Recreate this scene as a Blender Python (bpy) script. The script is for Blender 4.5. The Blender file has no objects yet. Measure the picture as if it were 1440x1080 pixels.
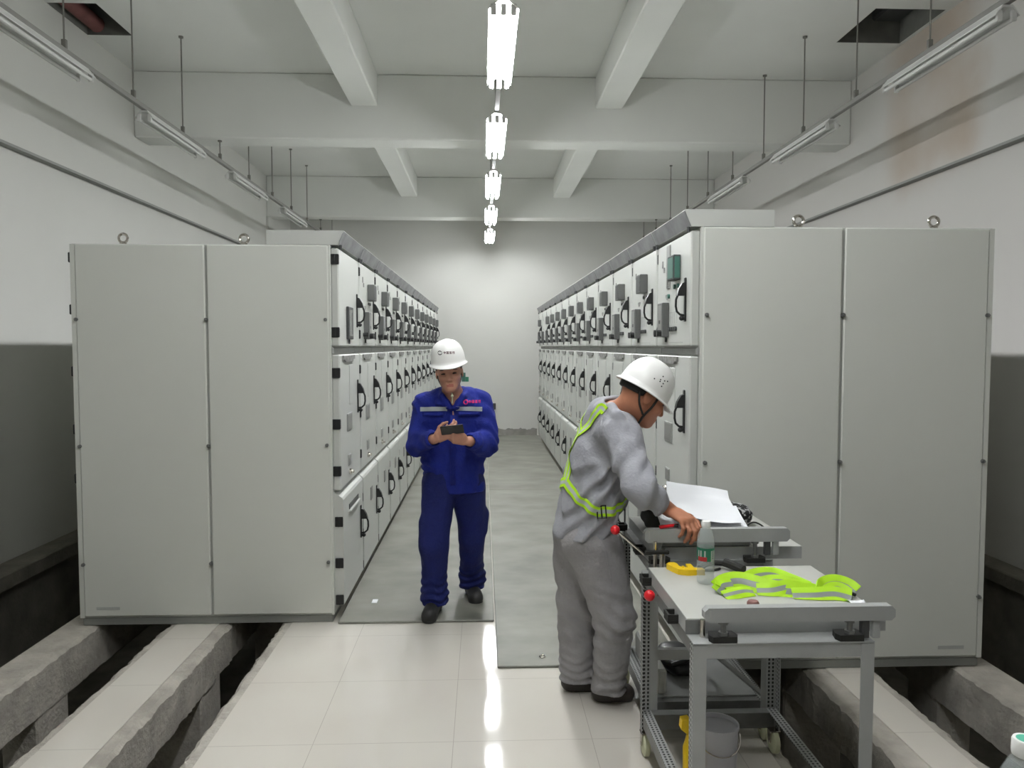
import bpy, bmesh, math, random
import numpy as np
from mathutils import Vector, Matrix
from mathutils.bvhtree import BVHTree
random.seed(7); RNG = np.random.RandomState(11)
SC = bpy.context.scene
COL = SC.collection
PI = math.pi

# ------------------------------------------------------------------ materials
def lin(c):
    return tuple(((x/255.0)/12.92 if x/255.0 <= 0.04045 else ((x/255.0+0.055)/1.055)**2.4) for x in c)
def mat(name, rgb, rough=0.5, metal=0.0, var=0.0, vscale=4.0, bump=0.0, bscale=60.0, trans=0.0, ior=1.45, emis=0.0, sheen=0.0, dark=None, detail=4.0, coat=0.0, stretch=None):
    m = bpy.data.materials.new(name); m.use_nodes = True
    nt = m.node_tree; b = nt.nodes['Principled BSDF']
    c = lin(rgb)
    b.inputs['Base Color'].default_value = (*c, 1)
    b.inputs['Roughness'].default_value = rough
    b.inputs['Metallic'].default_value = metal
    b.inputs['IOR'].default_value = ior
    b.inputs['Transmission Weight'].default_value = trans
    b.inputs['Sheen Weight'].default_value = sheen
    b.inputs['Coat Weight'].default_value = coat
    if emis:
        b.inputs['Emission Color'].default_value = (*c, 1)
        b.inputs['Emission Strength'].default_value = emis
    if var or bump:
        tc = nt.nodes.new('ShaderNodeTexCoord')
        src = tc.outputs['Object']
        if stretch:
            mp = nt.nodes.new('ShaderNodeMapping'); mp.inputs['Scale'].default_value = stretch
            nt.links.new(src, mp.inputs['Vector']); src = mp.outputs['Vector']
    if var:
        n = nt.nodes.new('ShaderNodeTexNoise'); n.inputs['Scale'].default_value = vscale; n.inputs['Detail'].default_value = detail
        nt.links.new(src, n.inputs['Vector'])
        r = nt.nodes.new('ShaderNodeValToRGB')
        d = lin(dark) if dark else tuple(x*(1-var) for x in c)
        hi = c if dark else tuple(min(1, x*(1+var*0.6)) for x in c)
        r.color_ramp.elements[0].position = 0.32; r.color_ramp.elements[1].position = 0.68
        r.color_ramp.elements[0].color = (*d, 1); r.color_ramp.elements[1].color = (*hi, 1)
        nt.links.new(n.outputs['Fac'], r.inputs['Fac']); nt.links.new(r.outputs['Color'], b.inputs['Base Color'])
    if bump:
        n2 = nt.nodes.new('ShaderNodeTexNoise'); n2.inputs['Scale'].default_value = bscale; n2.inputs['Detail'].default_value = 5
        nt.links.new(src, n2.inputs['Vector'])
        bp = nt.nodes.new('ShaderNodeBump'); bp.inputs['Strength'].default_value = bump; bp.inputs['Distance'].default_value = 0.02
        nt.links.new(n2.outputs['Fac'], bp.inputs['Height']); nt.links.new(bp.outputs['Normal'], b.inputs['Normal'])
    return m

def nodes(m):
    nt = m.node_tree; b = nt.nodes['Principled BSDF']
    def N(t, **kw):
        n = nt.nodes.new(t)
        for k, v in kw.items(): setattr(n, k, v)
        return n
    def M(op, a, b2=None, c2=None):
        n = nt.nodes.new('ShaderNodeMath'); n.operation = op
        for i, v in enumerate((a, b2, c2)):
            if v is None: continue
            if isinstance(v, (int, float)): n.inputs[i].default_value = v
            else: nt.links.new(v, n.inputs[i])
        return n.outputs[0]
    return nt, b, N, M

def tile_mat():
    m = mat('glossy_cream_tile', (205, 201, 191), 0.07)
    nt, b, N, M = nodes(m)
    tc = N('ShaderNodeTexCoord'); sx = N('ShaderNodeSeparateXYZ'); nt.links.new(tc.outputs['Object'], sx.inputs[0])
    def line(o, off, step, w):
        f = M('FRACT', M('DIVIDE', M('ADD', o, off), step))
        d = M('MINIMUM', f, M('SUBTRACT', 1.0, f))
        return M('LESS_THAN', d, w/step/2)
    g = M('MAXIMUM', line(sx.outputs[0], 0.13+6.0, 0.6, 0.003), line(sx.outputs[1], 6.0-3.74+0.6*7, 0.6, 0.003))
    n = N('ShaderNodeTexNoise'); n.inputs['Scale'].default_value = 2.2; nt.links.new(tc.outputs['Object'], n.inputs['Vector'])
    r = N('ShaderNodeValToRGB'); r.color_ramp.elements[0].color = (*lin((200, 194, 184)), 1); r.color_ramp.elements[1].color = (*lin((209, 206, 196)), 1)
    nt.links.new(n.outputs['Fac'], r.inputs['Fac'])
    mx = N('ShaderNodeMix', data_type='RGBA'); mx.inputs[7].default_value = (*lin((176, 171, 161)), 1)
    nt.links.new(g, mx.inputs[0]); nt.links.new(r.outputs['Color'], mx.inputs[6]); nt.links.new(mx.outputs[2], b.inputs['Base Color'])
    nb = N('ShaderNodeTexNoise'); nb.inputs['Scale'].default_value = 1.6; nt.links.new(tc.outputs['Object'], nb.inputs['Vector'])
    bp = N('ShaderNodeBump'); bp.inputs['Strength'].default_value = 0.05; bp.inputs['Distance'].default_value = 0.02
    nt.links.new(nb.outputs['Fac'], bp.inputs['Height']); nt.links.new(bp.outputs['Normal'], b.inputs['Normal'])
    return m

def perforated_mat():
    m = mat('perforated_grey_steel', (158, 160, 158), 0.45, 0.2)
    nt, b, N, M = nodes(m)
    tc = N('ShaderNodeTexCoord'); sx = N('ShaderNodeSeparateXYZ'); nt.links.new(tc.outputs['Object'], sx.inputs[0])
    lat = M('ADD', sx.outputs[0], sx.outputs[1])
    a = M('SUBTRACT', M('FRACT', M('DIVIDE', M('ADD', lat, 5.0), 0.0165)), 0.5)
    c = M('SUBTRACT', M('FRACT', M('DIVIDE', M('ADD', sx.outputs[2], 5.0), 0.0165)), 0.5)
    hole = M('MULTIPLY', M('LESS_THAN', M('ABSOLUTE', a), 0.24), M('LESS_THAN', M('ABSOLUTE', c), 0.3))
    mx = N('ShaderNodeMix', data_type='RGBA'); mx.inputs[6].default_value = (*lin((158, 160, 158)), 1); mx.inputs[7].default_value = (*lin((38, 38, 38)), 1)
    nt.links.new(hole, mx.inputs[0]); nt.links.new(mx.outputs[2], b.inputs['Base Color'])
    return m
def perforated_flat_mat():
    m = mat('perforated_grey_rail', (160, 162, 160), 0.45, 0.2)
    nt, b, N, M = nodes(m)
    tc = N('ShaderNodeTexCoord'); sx = N('ShaderNodeSeparateXYZ'); nt.links.new(tc.outputs['Object'], sx.inputs[0])
    lat = M('ADD', sx.outputs[0], sx.outputs[2])
    a = M('SUBTRACT', M('FRACT', M('DIVIDE', M('ADD', lat, 5.0), 0.0165)), 0.5)
    c = M('SUBTRACT', M('FRACT', M('DIVIDE', M('ADD', sx.outputs[1], 5.0), 0.0165)), 0.5)
    hole = M('MULTIPLY', M('LESS_THAN', M('ABSOLUTE', a), 0.24), M('LESS_THAN', M('ABSOLUTE', c), 0.3))
    mx = N('ShaderNodeMix', data_type='RGBA'); mx.inputs[6].default_value = (*lin((160, 162, 160)), 1); mx.inputs[7].default_value = (*lin((38, 38, 38)), 1)
    nt.links.new(hole, mx.inputs[0]); nt.links.new(mx.outputs[2], b.inputs['Base Color'])
    return m

def stained_wall_mat():
    m = mat('white_wall_with_stain', (203, 201, 196), 0.8)
    nt, b, N, M = nodes(m)
    tc = N('ShaderNodeTexCoord'); sx = N('ShaderNodeSeparateXYZ'); nt.links.new(tc.outputs['Object'], sx.inputs[0])
    def sm(v, lo, hi):
        n = N('ShaderNodeMapRange'); n.interpolation_type = 'SMOOTHSTEP'
        nt.links.new(v, n.inputs[0]); n.inputs[1].default_value = lo; n.inputs[2].default_value = hi
        return n.outputs[0]
    n = N('ShaderNodeTexNoise'); n.inputs['Scale'].default_value = 1.7; n.inputs['Detail'].default_value = 6; nt.links.new(tc.outputs['Object'], n.inputs['Vector'])
    wob = M('MULTIPLY', M('SUBTRACT', n.outputs['Fac'], 0.5), 0.5)
    y = M('ADD', sx.outputs[1], wob)
    k = M('MULTIPLY', M('MULTIPLY', sm(y, 5.75, 6.15), M('SUBTRACT', 1.0, sm(y, 7.0, 7.4))), sm(M('ADD', sx.outputs[2], wob), 3.0, 3.5))
    k = M('MULTIPLY', k, M('MULTIPLY', n.outputs['Fac'], 0.95))
    mx = N('ShaderNodeMix', data_type='RGBA'); mx.inputs[6].default_value = (*lin((203, 201, 196)), 1); mx.inputs[7].default_value = (*lin((178, 158, 138)), 1)
    nt.links.new(k, mx.inputs[0]); nt.links.new(mx.outputs[2], b.inputs['Base Color'])
    return m

def clear_mat():
    m = mat('clear_bottle_plastic', (222, 230, 228), 0.08)
    b = m.node_tree.nodes['Principled BSDF']; b.inputs['Alpha'].default_value = 0.15
    return m
M_ = {}
M_['wall'] = mat('white_wall_paint', (206, 206, 200), 0.8, var=0.03, vscale=0.9)
M_['wallR'] = stained_wall_mat()
M_['ceil'] = mat('ceiling_paint', (226, 227, 222), 0.85, var=0.04, vscale=0.8)
M_['ledge'] = mat('ledge_grey_paint', (150, 151, 146), 0.8)
M_['tile'] = tile_mat()
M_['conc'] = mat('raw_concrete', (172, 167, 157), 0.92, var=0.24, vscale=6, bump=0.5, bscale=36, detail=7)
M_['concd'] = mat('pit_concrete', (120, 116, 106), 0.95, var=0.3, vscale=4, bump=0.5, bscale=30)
M_['plate'] = mat('grey_floor_plate', (119, 119, 110), 0.5, var=0.3, vscale=2.3, bump=0.04, bscale=12, detail=8, stretch=(0.9, 1.3, 1))
M_['plinth'] = mat('grey_plinth', (140, 138, 132), 0.8, var=0.2, vscale=8)
M_['cab'] = mat('light_grey_enamel', (189, 191, 185), 0.38, bump=0.03, bscale=220)
M_['panel'] = mat('grey_end_panel_enamel', (204, 206, 198), 0.42, bump=0.03, bscale=220)
M_['cabbase'] = mat('base_channel_grey', (128, 129, 124), 0.55)
M_['railgrey'] = mat('mid_grey_strip', (148, 149, 145), 0.5)
M_['cornice'] = mat('galvanised_grey', (136, 137, 138), 0.42, 0.35, var=0.3, vscale=9)
M_['black'] = mat('black_plastic', (30, 31, 31), 0.38)
M_['dark'] = mat('dark_grey_plastic', (62, 63, 63), 0.45)
M_['glass_dark'] = mat('dark_window_glass', (108, 110, 108), 0.15)
M_['gwin'] = mat('grey_view_window', (128, 128, 124), 0.35)
M_['label'] = mat('grey_nameplate', (134, 134, 130), 0.5, var=0.45, vscale=38)
M_['pale'] = mat('pale_marking', (172, 174, 170), 0.5)
M_['green'] = mat('green_display', (62, 104, 92), 0.3)
M_['chrome'] = mat('bright_steel', (205, 200, 192), 0.16, 1.0)
M_['steel'] = mat('grey_painted_steel', (166, 168, 166), 0.45, 0.15, var=0.06, vscale=12)
M_['steeld'] = mat('dull_steel', (124, 125, 123), 0.4, 0.5, var=0.15, vscale=14)
M_['perf'] = perforated_mat()
M_['perff'] = perforated_flat_mat()
M_['deck'] = mat('pale_deck_board', (186, 187, 180), 0.4, var=0.04, vscale=6)
M_['red'] = mat('red_ball_plastic', (206, 26, 36), 0.3)
M_['rubber'] = mat('black_rubber', (33, 33, 30), 0.7)
M_['caster'] = mat('cream_nylon', (206, 208, 176), 0.45)
M_['tube_on'] = mat('lit_fluorescent', (250, 252, 255), 0.4, emis=60.0)
M_['tube_off'] = mat('unlit_tube_glass', (214, 214, 210), 0.25)
M_['tray'] = mat('white_light_tray', (212, 212, 208), 0.4)
M_['rail'] = mat('grey_channel', (132, 131, 126), 0.55)
M_['rod'] = mat('grey_rod', (120, 118, 112), 0.6)
M_['skin'] = mat('skin', (176, 128, 106), 0.5, var=0.06, vscale=30)
M_['skin2'] = mat('tanned_skin', (168, 112, 84), 0.5, var=0.06, vscale=30)
M_['hair'] = mat('black_hair', (20, 18, 17), 0.6)
M_['helmet'] = mat('white_helmet_shell', (236, 236, 232), 0.3)
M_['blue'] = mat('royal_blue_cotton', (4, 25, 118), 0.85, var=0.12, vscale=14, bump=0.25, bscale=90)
M_['blue_shaded'] = mat('shaded_blue_cotton', (4, 18, 84), 0.85, var=0.12, vscale=11, bump=0.25, bscale=80)  # jacket blue for the trousers, darkened to carry the shade lower down
M_['midgrey'] = mat('mid_dark_grey_box', (92, 93, 91), 0.4)
M_['silver2'] = mat('dull_silver_tape', (136, 143, 138), 0.45)
M_['greycl'] = mat('grey_work_cotton', (152, 153, 158), 0.85, var=0.07, vscale=12, bump=0.2, bscale=80)
M_['greytr'] = mat('grey_trouser_cotton', (150, 148, 149), 0.85, var=0.1, vscale=9, bump=0.25, bscale=70)
M_['silver'] = mat('silver_reflective_tape', (170, 178, 176), 0.4)
M_['neon'] = mat('neon_yellow_green', (174, 222, 30), 0.6, var=0.08, vscale=18)
M_['shoe'] = mat('black_shoe_leather', (38, 38, 38), 0.5)
M_['shoeb'] = mat('brown_shoe_leather', (52, 46, 42), 0.5)
M_['pink'] = mat('pink_red_print', (208, 36, 104), 0.6)
M_['darkprint'] = mat('dark_red_print', (92, 62, 66), 0.6)
M_['ringprint'] = mat('dark_grey_print', (52, 54, 54), 0.6)
M_['eye'] = mat('dark_eye', (28, 20, 17), 0.3)
M_['lip'] = mat('lip_skin', (150, 88, 76), 0.5)
M_['paper'] = mat('white_paper', (232, 234, 236), 0.7)
M_['yellow'] = mat('yellow_plastic', (240, 200, 24), 0.4)
M_['bottle'] = clear_mat()
M_['cap_w'] = mat('white_cap', (236, 236, 232), 0.45)
M_['cap_g'] = mat('green_cap_liner', (88, 178, 150), 0.45)
M_['lab_g'] = mat('green_label', (34, 108, 82), 0.45)
M_['lab_r'] = mat('red_label', (178, 48, 48), 0.45)
M_['bucket'] = mat('grey_white_bucket', (192, 192, 198), 0.45, var=0.06, vscale=8)
M_['pink_dirty'] = mat('dusty_brown_plastic', (134, 96, 90), 0.6)
M_['glass_case'] = mat('black_phone_glass', (34, 30, 30), 0.12)
M_['bag'] = None
M_['brick'] = mat('red_brown_pipe', (118, 74, 70), 0.7, var=0.2, vscale=9)
M_['hole'] = mat('dark_shaft_concrete', (112, 112, 106), 0.9, var=0.2, vscale=6)

def bag_mat():
    m = mat('black_white_mottled_fabric', (24, 24, 25), 0.8)
    nt, b, N, M = nodes(m)
    tc = N('ShaderNodeTexCoord'); v = N('ShaderNodeTexNoise'); v.inputs['Scale'].default_value = 46; v.inputs['Detail'].default_value = 2
    nt.links.new(tc.outputs['Object'], v.inputs['Vector'])
    r = N('ShaderNodeValToRGB'); r.color_ramp.elements[0].position = 0.52; r.color_ramp.elements[1].position = 0.56
    r.color_ramp.elements[0].color = (*lin((26, 26, 27)), 1); r.color_ramp.elements[1].color = (*lin((180, 180, 180)), 1)
    nt.links.new(v.outputs['Fac'], r.inputs['Fac']); nt.links.new(r.outputs['Color'], b.inputs['Base Color'])
    return m
M_['bag'] = bag_mat()

# ------------------------------------------------------------------ mesh builder
class MB:
    def __init__(s): s.v = []; s.f = []; s.mi = []
    def add(s, vs, fs, mi=0):
        o = len(s.v); s.v += [tuple(p) for p in vs]; s.f += [tuple(o+i for i in f) for f in fs]; s.mi += [mi]*len(fs); return s
    def box(s, x0, y0, z0, x1, y1, z1, b=0.0, mi=0):
        if x1 < x0: x0, x1 = x1, x0
        if y1 < y0: y0, y1 = y1, y0
        if z1 < z0: z0, z1 = z1, z0
        lo = (x0, y0, z0); hi = (x1, y1, z1)
        b = min(b, 0.45*min(x1-x0, y1-y0, z1-z0))
        if b <= 0:
            vs = [(x, y, z) for z in (z0, z1) for y in (y0, y1) for x in (x0, x1)]
            return s.add(vs, [(0, 2, 3, 1), (4, 5, 7, 6), (0, 1, 5, 4), (2, 6, 7, 3), (0, 4, 6, 2), (1, 3, 7, 5)], mi)
        vs = []; ix = {}
        for sx in (0, 1):
            for sy in (0, 1):
                for sz in (0, 1):
                    sg = (sx, sy, sz)
                    for a in range(3):
                        p = []
                        for k in range(3):
                            e = (hi if sg[k] else lo)[k]
                            p.append(e if k == a else (e-b if sg[k] else e+b))
                        ix[(sg, a)] = len(vs); vs.append(p)
        fs = []
        for a in range(3):
            o1, o2 = [k for k in range(3) if k != a]
            for sg in (0, 1):
                q = []
                for (i, j) in ((0, 0), (1, 0), (1, 1), (0, 1)):
                    t = [0, 0, 0]; t[a] = sg; t[o1] = i; t[o2] = j; q.append(ix[(tuple(t), a)])
                fs.append(q)
            for i in (0, 1):
                for j in (0, 1):
                    t0 = [0, 0, 0]; t0[o1] = i; t0[o2] = j; t1 = list(t0); t1[a] = 1
                    fs.append([ix[(tuple(t0), o1)], ix[(tuple(t1), o1)], ix[(tuple(t1), o2)], ix[(tuple(t0), o2)]])
        for sx in (0, 1):
            for sy in (0, 1):
                for sz in (0, 1): fs.append([ix[((sx, sy, sz), a)] for a in range(3)])
        return s.add(vs, fs, mi)
    def tube(s, pts, r, n=8, mi=0, caps=True, r1=None, closed=False):
        P = [Vector(p) for p in pts]; m = len(P)
        up = None; vs = []
        for i, p in enumerate(P):
            if closed: t = (P[(i+1) % m]-P[i-1])
            else: t = (P[min(i+1, m-1)]-P[max(i-1, 0)])
            t.normalize()
            if up is None:
                up = Vector((0, 0, 1)) if abs(t.z) < 0.9 else Vector((1, 0, 0))
            u = (up - t*up.dot(t))
            if u.length < 1e-6: u = t.orthogonal()
            u.normalize(); w = t.cross(u); up = u
            rr = r if r1 is None else r+(r1-r)*i/max(1, m-1)
            if isinstance(r, (list, tuple)): rr = r[i]
            for k in range(n):
                a = 2*PI*k/n; vs.append(p+u*math.cos(a)*rr+w*math.sin(a)*rr)
        fs = []
        for i in range(m if closed else m-1):
            for k in range(n):
                j = (i+1) % m
                fs.append((i*n+k, i*n+(k+1) % n, j*n+(k+1) % n, j*n+k))
        if caps and not closed:
            fs.append(tuple(range(n))); fs.append(tuple(range((m-1)*n, m*n)))
        return s.add(vs, fs, mi)
    def cyl(s, p0, p1, r, n=12, mi=0, r1=None):
        return s.tube([p0, p1], r, n, mi, True, r1)
    def lathe(s, prof, c, n=20, mi=0, axis='z', mis=None):
        vs = []
        for (r, z) in prof:
            for k in range(n):
                a = 2*PI*k/n; x, y = r*math.cos(a), r*math.sin(a)
                if axis == 'z': vs.append((c[0]+x, c[1]+y, c[2]+z))
                elif axis == 'y': vs.append((c[0]+x, c[1]+z, c[2]+y))
                else: vs.append((c[0]+z, c[1]+x, c[2]+y))
        for i in range(len(prof)-1):
            pass
        o = len(s.v); s.v += vs
        for i in range(len(prof)-1):
            for k in range(n):
                s.f.append((o+i*n+k, o+i*n+(k+1) % n, o+(i+1)*n+(k+1) % n, o+(i+1)*n+k)); s.mi.append(mis[i] if mis else mi)
        return s
    def sphere(s, c, r, n=12, mi=0, sc=(1, 1, 1)):
        prof = [(math.sin(PI*i/n), -math.cos(PI*i/n)) for i in range(n+1)]
        vs = []
        m = n*2
        for (a, z) in prof:
            for k in range(m):
                t = 2*PI*k/m; vs.append((c[0]+r*sc[0]*a*math.cos(t), c[1]+r*sc[1]*a*math.sin(t), c[2]+r*sc[2]*z))
        fs = [(i*m+k, i*m+(k+1) % m, (i+1)*m+(k+1) % m, (i+1)*m+k) for i in range(n) for k in range(m)]
        return s.add(vs, fs, mi)
    def prism(s, poly, axis, a0, a1, mi=0):
        """poly in the two other axes (in xyz order), extruded along axis"""
        def P(q, a):
            if axis == 'x': return (a, q[0], q[1])
            if axis == 'y': return (q[0], a, q[1])
            return (q[0], q[1], a)
        n = len(poly)
        vs = [P(q, a0) for q in poly]+[P(q, a1) for q in poly]
        fs = [tuple(range(n)), tuple(range(n, 2*n))]+[(i, (i+1) % n, n+(i+1) % n, n+i) for i in range(n)]
        return s.add(vs, fs, mi)
    def mesh(s, name, mats, origin=(0, 0, 0), smooth=0.6, fix=True):
        me = bpy.data.meshes.new(name)
        o = origin
        me.from_pydata([(p[0]-o[0], p[1]-o[1], p[2]-o[2]) for p in s.v], [], s.f)
        for m in (mats if isinstance(mats, (list, tuple)) else [mats]): me.materials.append(M_[m] if isinstance(m, str) else m)
        me.polygons.foreach_set('material_index', s.mi)
        if fix:
            bm = bmesh.new(); bm.from_mesh(me)
            bmesh.ops.remove_doubles(bm, verts=bm.verts, dist=1e-6)
            bmesh.ops.recalc_face_normals(bm, faces=bm.faces)
            bm.to_mesh(me); bm.free()
        if smooth:
            me.shade_smooth(); me.set_sharp_from_angle(angle=smooth)
        me.update()
        return me
    def obj(s, name, mats, parent=None, origin=None, smooth=0.6, fix=True):
        o = origin if origin is not None else (tuple(parent['o']) if parent is not None and 'o' in parent else (0, 0, 0))
        return link(name, s.mesh(name, mats, o, smooth, fix), parent)

def link(name, me, parent=None):
    ob = bpy.data.objects.new(name, me); COL.objects.link(ob)
    if parent is not None: ob.parent = parent
    return ob
ORIG = {}
def thing(name, label, cat, loc=(0, 0, 0), group=None):
    o = bpy.data.objects.new(name, None); COL.objects.link(o); o.empty_display_size = 0.05
    o.location = loc; o['label'] = label; o['category'] = cat
    if group: o['group'] = group
    ORIG[o.name] = tuple(loc)
    return o
def P(mb, name, mats, root, smooth=0.6, fix=True, parent=None):
    """a part whose coordinates are world coordinates of root's placement"""
    o = mb.obj(name, mats, parent or root, ORIG[root.name], smooth, fix)
    return o
def tag(o, label, cat, group=None):
    o['label'] = label; o['category'] = cat
    if group: o['group'] = group
    return o
def struct(name, mb, mats, smooth=0.6):
    o = mb.obj(name, mats, None, (0, 0, 0), smooth); o['kind'] = 'structure'; return o
def solo(name, mb, mats, label, cat, group=None, smooth=0.6, base=None):
    """one-mesh thing with its origin at its base"""
    xs = np.array(mb.v); c = base or ((xs[:, 0].min()+xs[:, 0].max())/2, (xs[:, 1].min()+xs[:, 1].max())/2, xs[:, 2].min())
    c = tuple(float(q) for q in c)
    o = mb.obj(name, mats, None, c, smooth); o.location = c
    return tag(o, label, cat, group)
def dup(o, parent=None):
    c = o.copy(); COL.objects.link(c)
    if parent is not None: c.parent = parent
    for ch in list(o.children): dup(ch, c)
    return c
ORD = ['nearest', 'second', 'third', 'fourth', 'fifth', 'sixth', 'seventh', 'eighth', 'ninth', 'tenth', 'eleventh', 'twelfth', 'thirteenth']

# ------------------------------------------------------------------ camera
F_PX = 1050.0
def make_camera():
    vx, vy = 679.0, 487.0
    p = math.atan((540-vy)/F_PX); ps = math.atan((720-vx)/F_PX*math.cos(p))
    fw = Vector((math.sin(ps)*math.cos(p), math.cos(ps)*math.cos(p), -math.sin(p)))
    r = Vector((math.cos(ps), -math.sin(ps), 0)); u = r.cross(fw)
    cd = bpy.data.cameras.new('camera'); cd.sensor_width = 36.0; cd.sensor_fit = 'HORIZONTAL'; cd.lens = 36.0*F_PX/1440.0
    cd.clip_start = 0.05; cd.clip_end = 100
    co = bpy.data.objects.new('camera', cd); COL.objects.link(co)
    m = Matrix(((r.x, u.x, -fw.x), (r.y, u.y, -fw.y), (r.z, u.z, -fw.z))).to_4x4(); m.translation = (0, 0, 1.7)
    co.matrix_world = m; SC.camera = co
make_camera()
w = bpy.data.worlds.new('world'); SC.world = w; w.use_nodes = True
w.node_tree.nodes['Background'].inputs[0].default_value = (0.02, 0.02, 0.02, 1)
SC.view_settings.view_transform = 'Standard'; SC.view_settings.look = 'None'
SC.view_settings.exposure = 1.0; SC.view_settings.gamma = 1.0; SC.view_settings.use_curve_mapping = False

# ------------------------------------------------------------------ room shell
XL, XR, YB, YF, ZC = -3.65, 4.0, 14.2, -2.6, 4.53
PIT = -1.25
UP = 0.06
def quadwall(pts): return MB().add(pts, [(0, 1, 2, 3)])
wl = MB().box(XL-0.2, YF, PIT, XL, YB, 3.24); wl.box(XL-0.2, YF, 3.24, XL+UP, YB, ZC)
struct('wall_left', wl, 'wall')
wr = MB().box(XR, YF, PIT, XR+0.2, YB, 3.24); wr.box(XR-UP, YF, 3.24, XR+0.2, YB, ZC)
struct('wall_right', wr, 'wallR')
struct('wall_back', MB().box(XL-0.2, YB, PIT, XR+0.2, YB+0.2, ZC), 'wall')
struct('wall_front', MB().box(XL-0.2, YF-0.2, PIT, XR+0.2, YF, ZC), 'wall')
struct('trim_1', MB().box(XL+0.001, YF, 3.218, XL+UP+0.012, YB, 3.2399), 'ledge')
struct('trim_2', MB().box(XR-UP-0.012, YF, 3.218, XR-0.001, YB, 3.2399), 'ledge')
# ceiling with two openings
hl = (-3.589, -3.19, 6.45, 7.09); hr = (3.3, 3.9, 6.29, 6.99)
xs = sorted({XL, hl[0], hl[1], hr[0], hr[1], XR}); ys = sorted({YF, hl[2], hl[3], hr[2], hr[3], YB})
cm = MB()
for i in range(len(xs)-1):
    for j in range(len(ys)-1):
        cx, cy = (xs[i]+xs[i+1])/2, (ys[j]+ys[j+1])/2
        if any(h[0] < cx < h[1] and h[2] < cy < h[3] for h in (hl, hr)): continue
        cm.add([(xs[i], ys[j], ZC), (xs[i+1], ys[j], ZC), (xs[i+1], ys[j+1], ZC), (xs[i], ys[j+1], ZC)], [(0, 1, 2, 3)])
struct('ceiling', cm, 'ceil')
def shaft(nm, h, mm):
    m = MB(); t = 0.02; z1 = ZC+0.55
    m.box(h[0]-t, h[2]-t, ZC+0.001, h[0], h[3]+t, z1); m.box(h[1], h[2]-t, ZC+0.001, h[1]+t, h[3]+t, z1)
    m.box(h[0], h[2]-t, ZC+0.001, h[1], h[2], z1); m.box(h[0], h[3], ZC+0.001, h[1], h[3]+t, z1); m.box(h[0]-t, h[2]-t, z1, h[1]+t, h[3]+t, z1+t)
    struct(nm, m, mm)
shaft('ceiling_shaft', hl, 'hole'); shaft('ceiling_shaft', hr, 'hole')
solo('red_pipe', MB().tube([(-3.5, 6.455, 4.62), (-3.5, 7.085, 4.62)], 0.07, 14), 'brick', 'red-brown pipe crossing inside the ceiling opening by the left wall', 'pipe')
solo('air_duct', MB().box(3.62, 6.295, 4.72, 3.895, 6.985, 4.9, 0.02), 'dark', 'dark duct crossing inside the ceiling opening by the right wall', 'duct')
# beams
for nm, y0, y1 in (('trim_3', 7.97, 8.3), ('trim_4', 12.7, 13.0), ('trim_5', 3.24, 3.56)):
    struct(nm, MB().box(XL+UP, y0, 3.857, XR-UP, y1, ZC, 0.012), 'ceil')
k = 6
for (y0, y1) in ((YF, 3.24), (3.56, 7.97), (8.3, 12.7), (13.0, YB)):
    for (x0, x1) in ((-1.37, -1.09), (1.19, 1.48)):
        struct('trim_%d' % k, MB().box(x0, y0, 4.2, x1, y1, ZC, 0.012), 'ceil'); k += 1
for (y0, y1) in ((12.65, 13.05),):
    struct('trim_%d' % k, MB().box(XL, y0, 0.0, XL+0.1, y1, 3.857), 'wall'); k += 1
    struct('trim_%d' % k, MB().box(XR-0.1, y0, 0.0, XR, y1, 3.857), 'wall'); k += 1
# baseboard at the back, ragged top edge
bm_ = MB(); n = 60; pts = []
x0, x1 = -0.86, 1.03
for i in range(n+1):
    x = x0+(x1-x0)*i/n; z = 0.125+0.012*math.sin(i*0.9)+random.uniform(-0.012, 0.014); pts.append((x, z))
bm_.prism([(x0, 0.0)]+[(x, z) for x, z in pts][::1]+[(x1, 0.0)], 'y', YB-0.018, YB)
struct('baseboard_back', bm_, 'plinth')

# ------------------------------------------------------------------ floor, trenches
def slab(nm, x0, x1, z0, z1, mm, y0=YF, y1=YB, b=0.0):
    return struct(nm, MB().box(x0, y0, z0, x1, y1, z1, b), mm)
def rough_strip(nm, x0, x1, z0, z1, side, y0=YF, y1=YB, amp=0.012, notch=None):
    """concrete lip with a broken edge along the trench side (+1: the edge is at x1)"""
    m = MB(); n = int((y1-y0)/0.028); rows = []
    ph = random.uniform(0, 9)
    for i in range(n+1):
        y = y0+(y1-y0)*i/n
        j = amp*(math.sin(y*5+ph)*0.2+math.sin(y*23+ph*2)*0.25)+random.uniform(-1, 1)*amp*0.45
        dz = random.uniform(0, 0.012)
        if side > 0: a, e = x0, x1+j-amp*0.5
        else: a, e = x1, x0+j+amp*0.5
        s_ = 1 if side > 0 else -1
        rows.append([(a, y, z1), (e-s_*0.02, y, z1-dz*0.2+random.uniform(-.002, .002)), (e, y, z1-0.012-dz), (e-s_*random.uniform(0, .006), y, (z0+z1)/2), (e-s_*0.004, y, z0), (a, y, z0)])
    vs = [p for r in rows for p in r]; w_ = 6; fs = []
    for i in range(n):
        for k2 in range(w_):
            fs.append((i*w_+k2, i*w_+(k2+1) % w_, (i+1)*w_+(k2+1) % w_, (i+1)*w_+k2))
    fs.append(tuple(range(w_))); fs.append(tuple(range(n*w_, (n+1)*w_)))
    m.add(vs, fs)
    return struct(nm, m, 'conc', 0.5)
slab('floor', -1.175, 1.2, -0.05, 0.0, 'tile')
slab('floor_slab', -1.175, 1.2, -0.25, -0.0501, 'conc')
rough_strip('floor_edge', -1.245, -1.176, -0.25, -0.002, -1)
rough_strip('floor_edge', 1.201, 1.27, -0.25, -0.002, 1)
slab('floor_strip', -1.875, -1.62, -0.05, -0.0005, 'tile')
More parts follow.
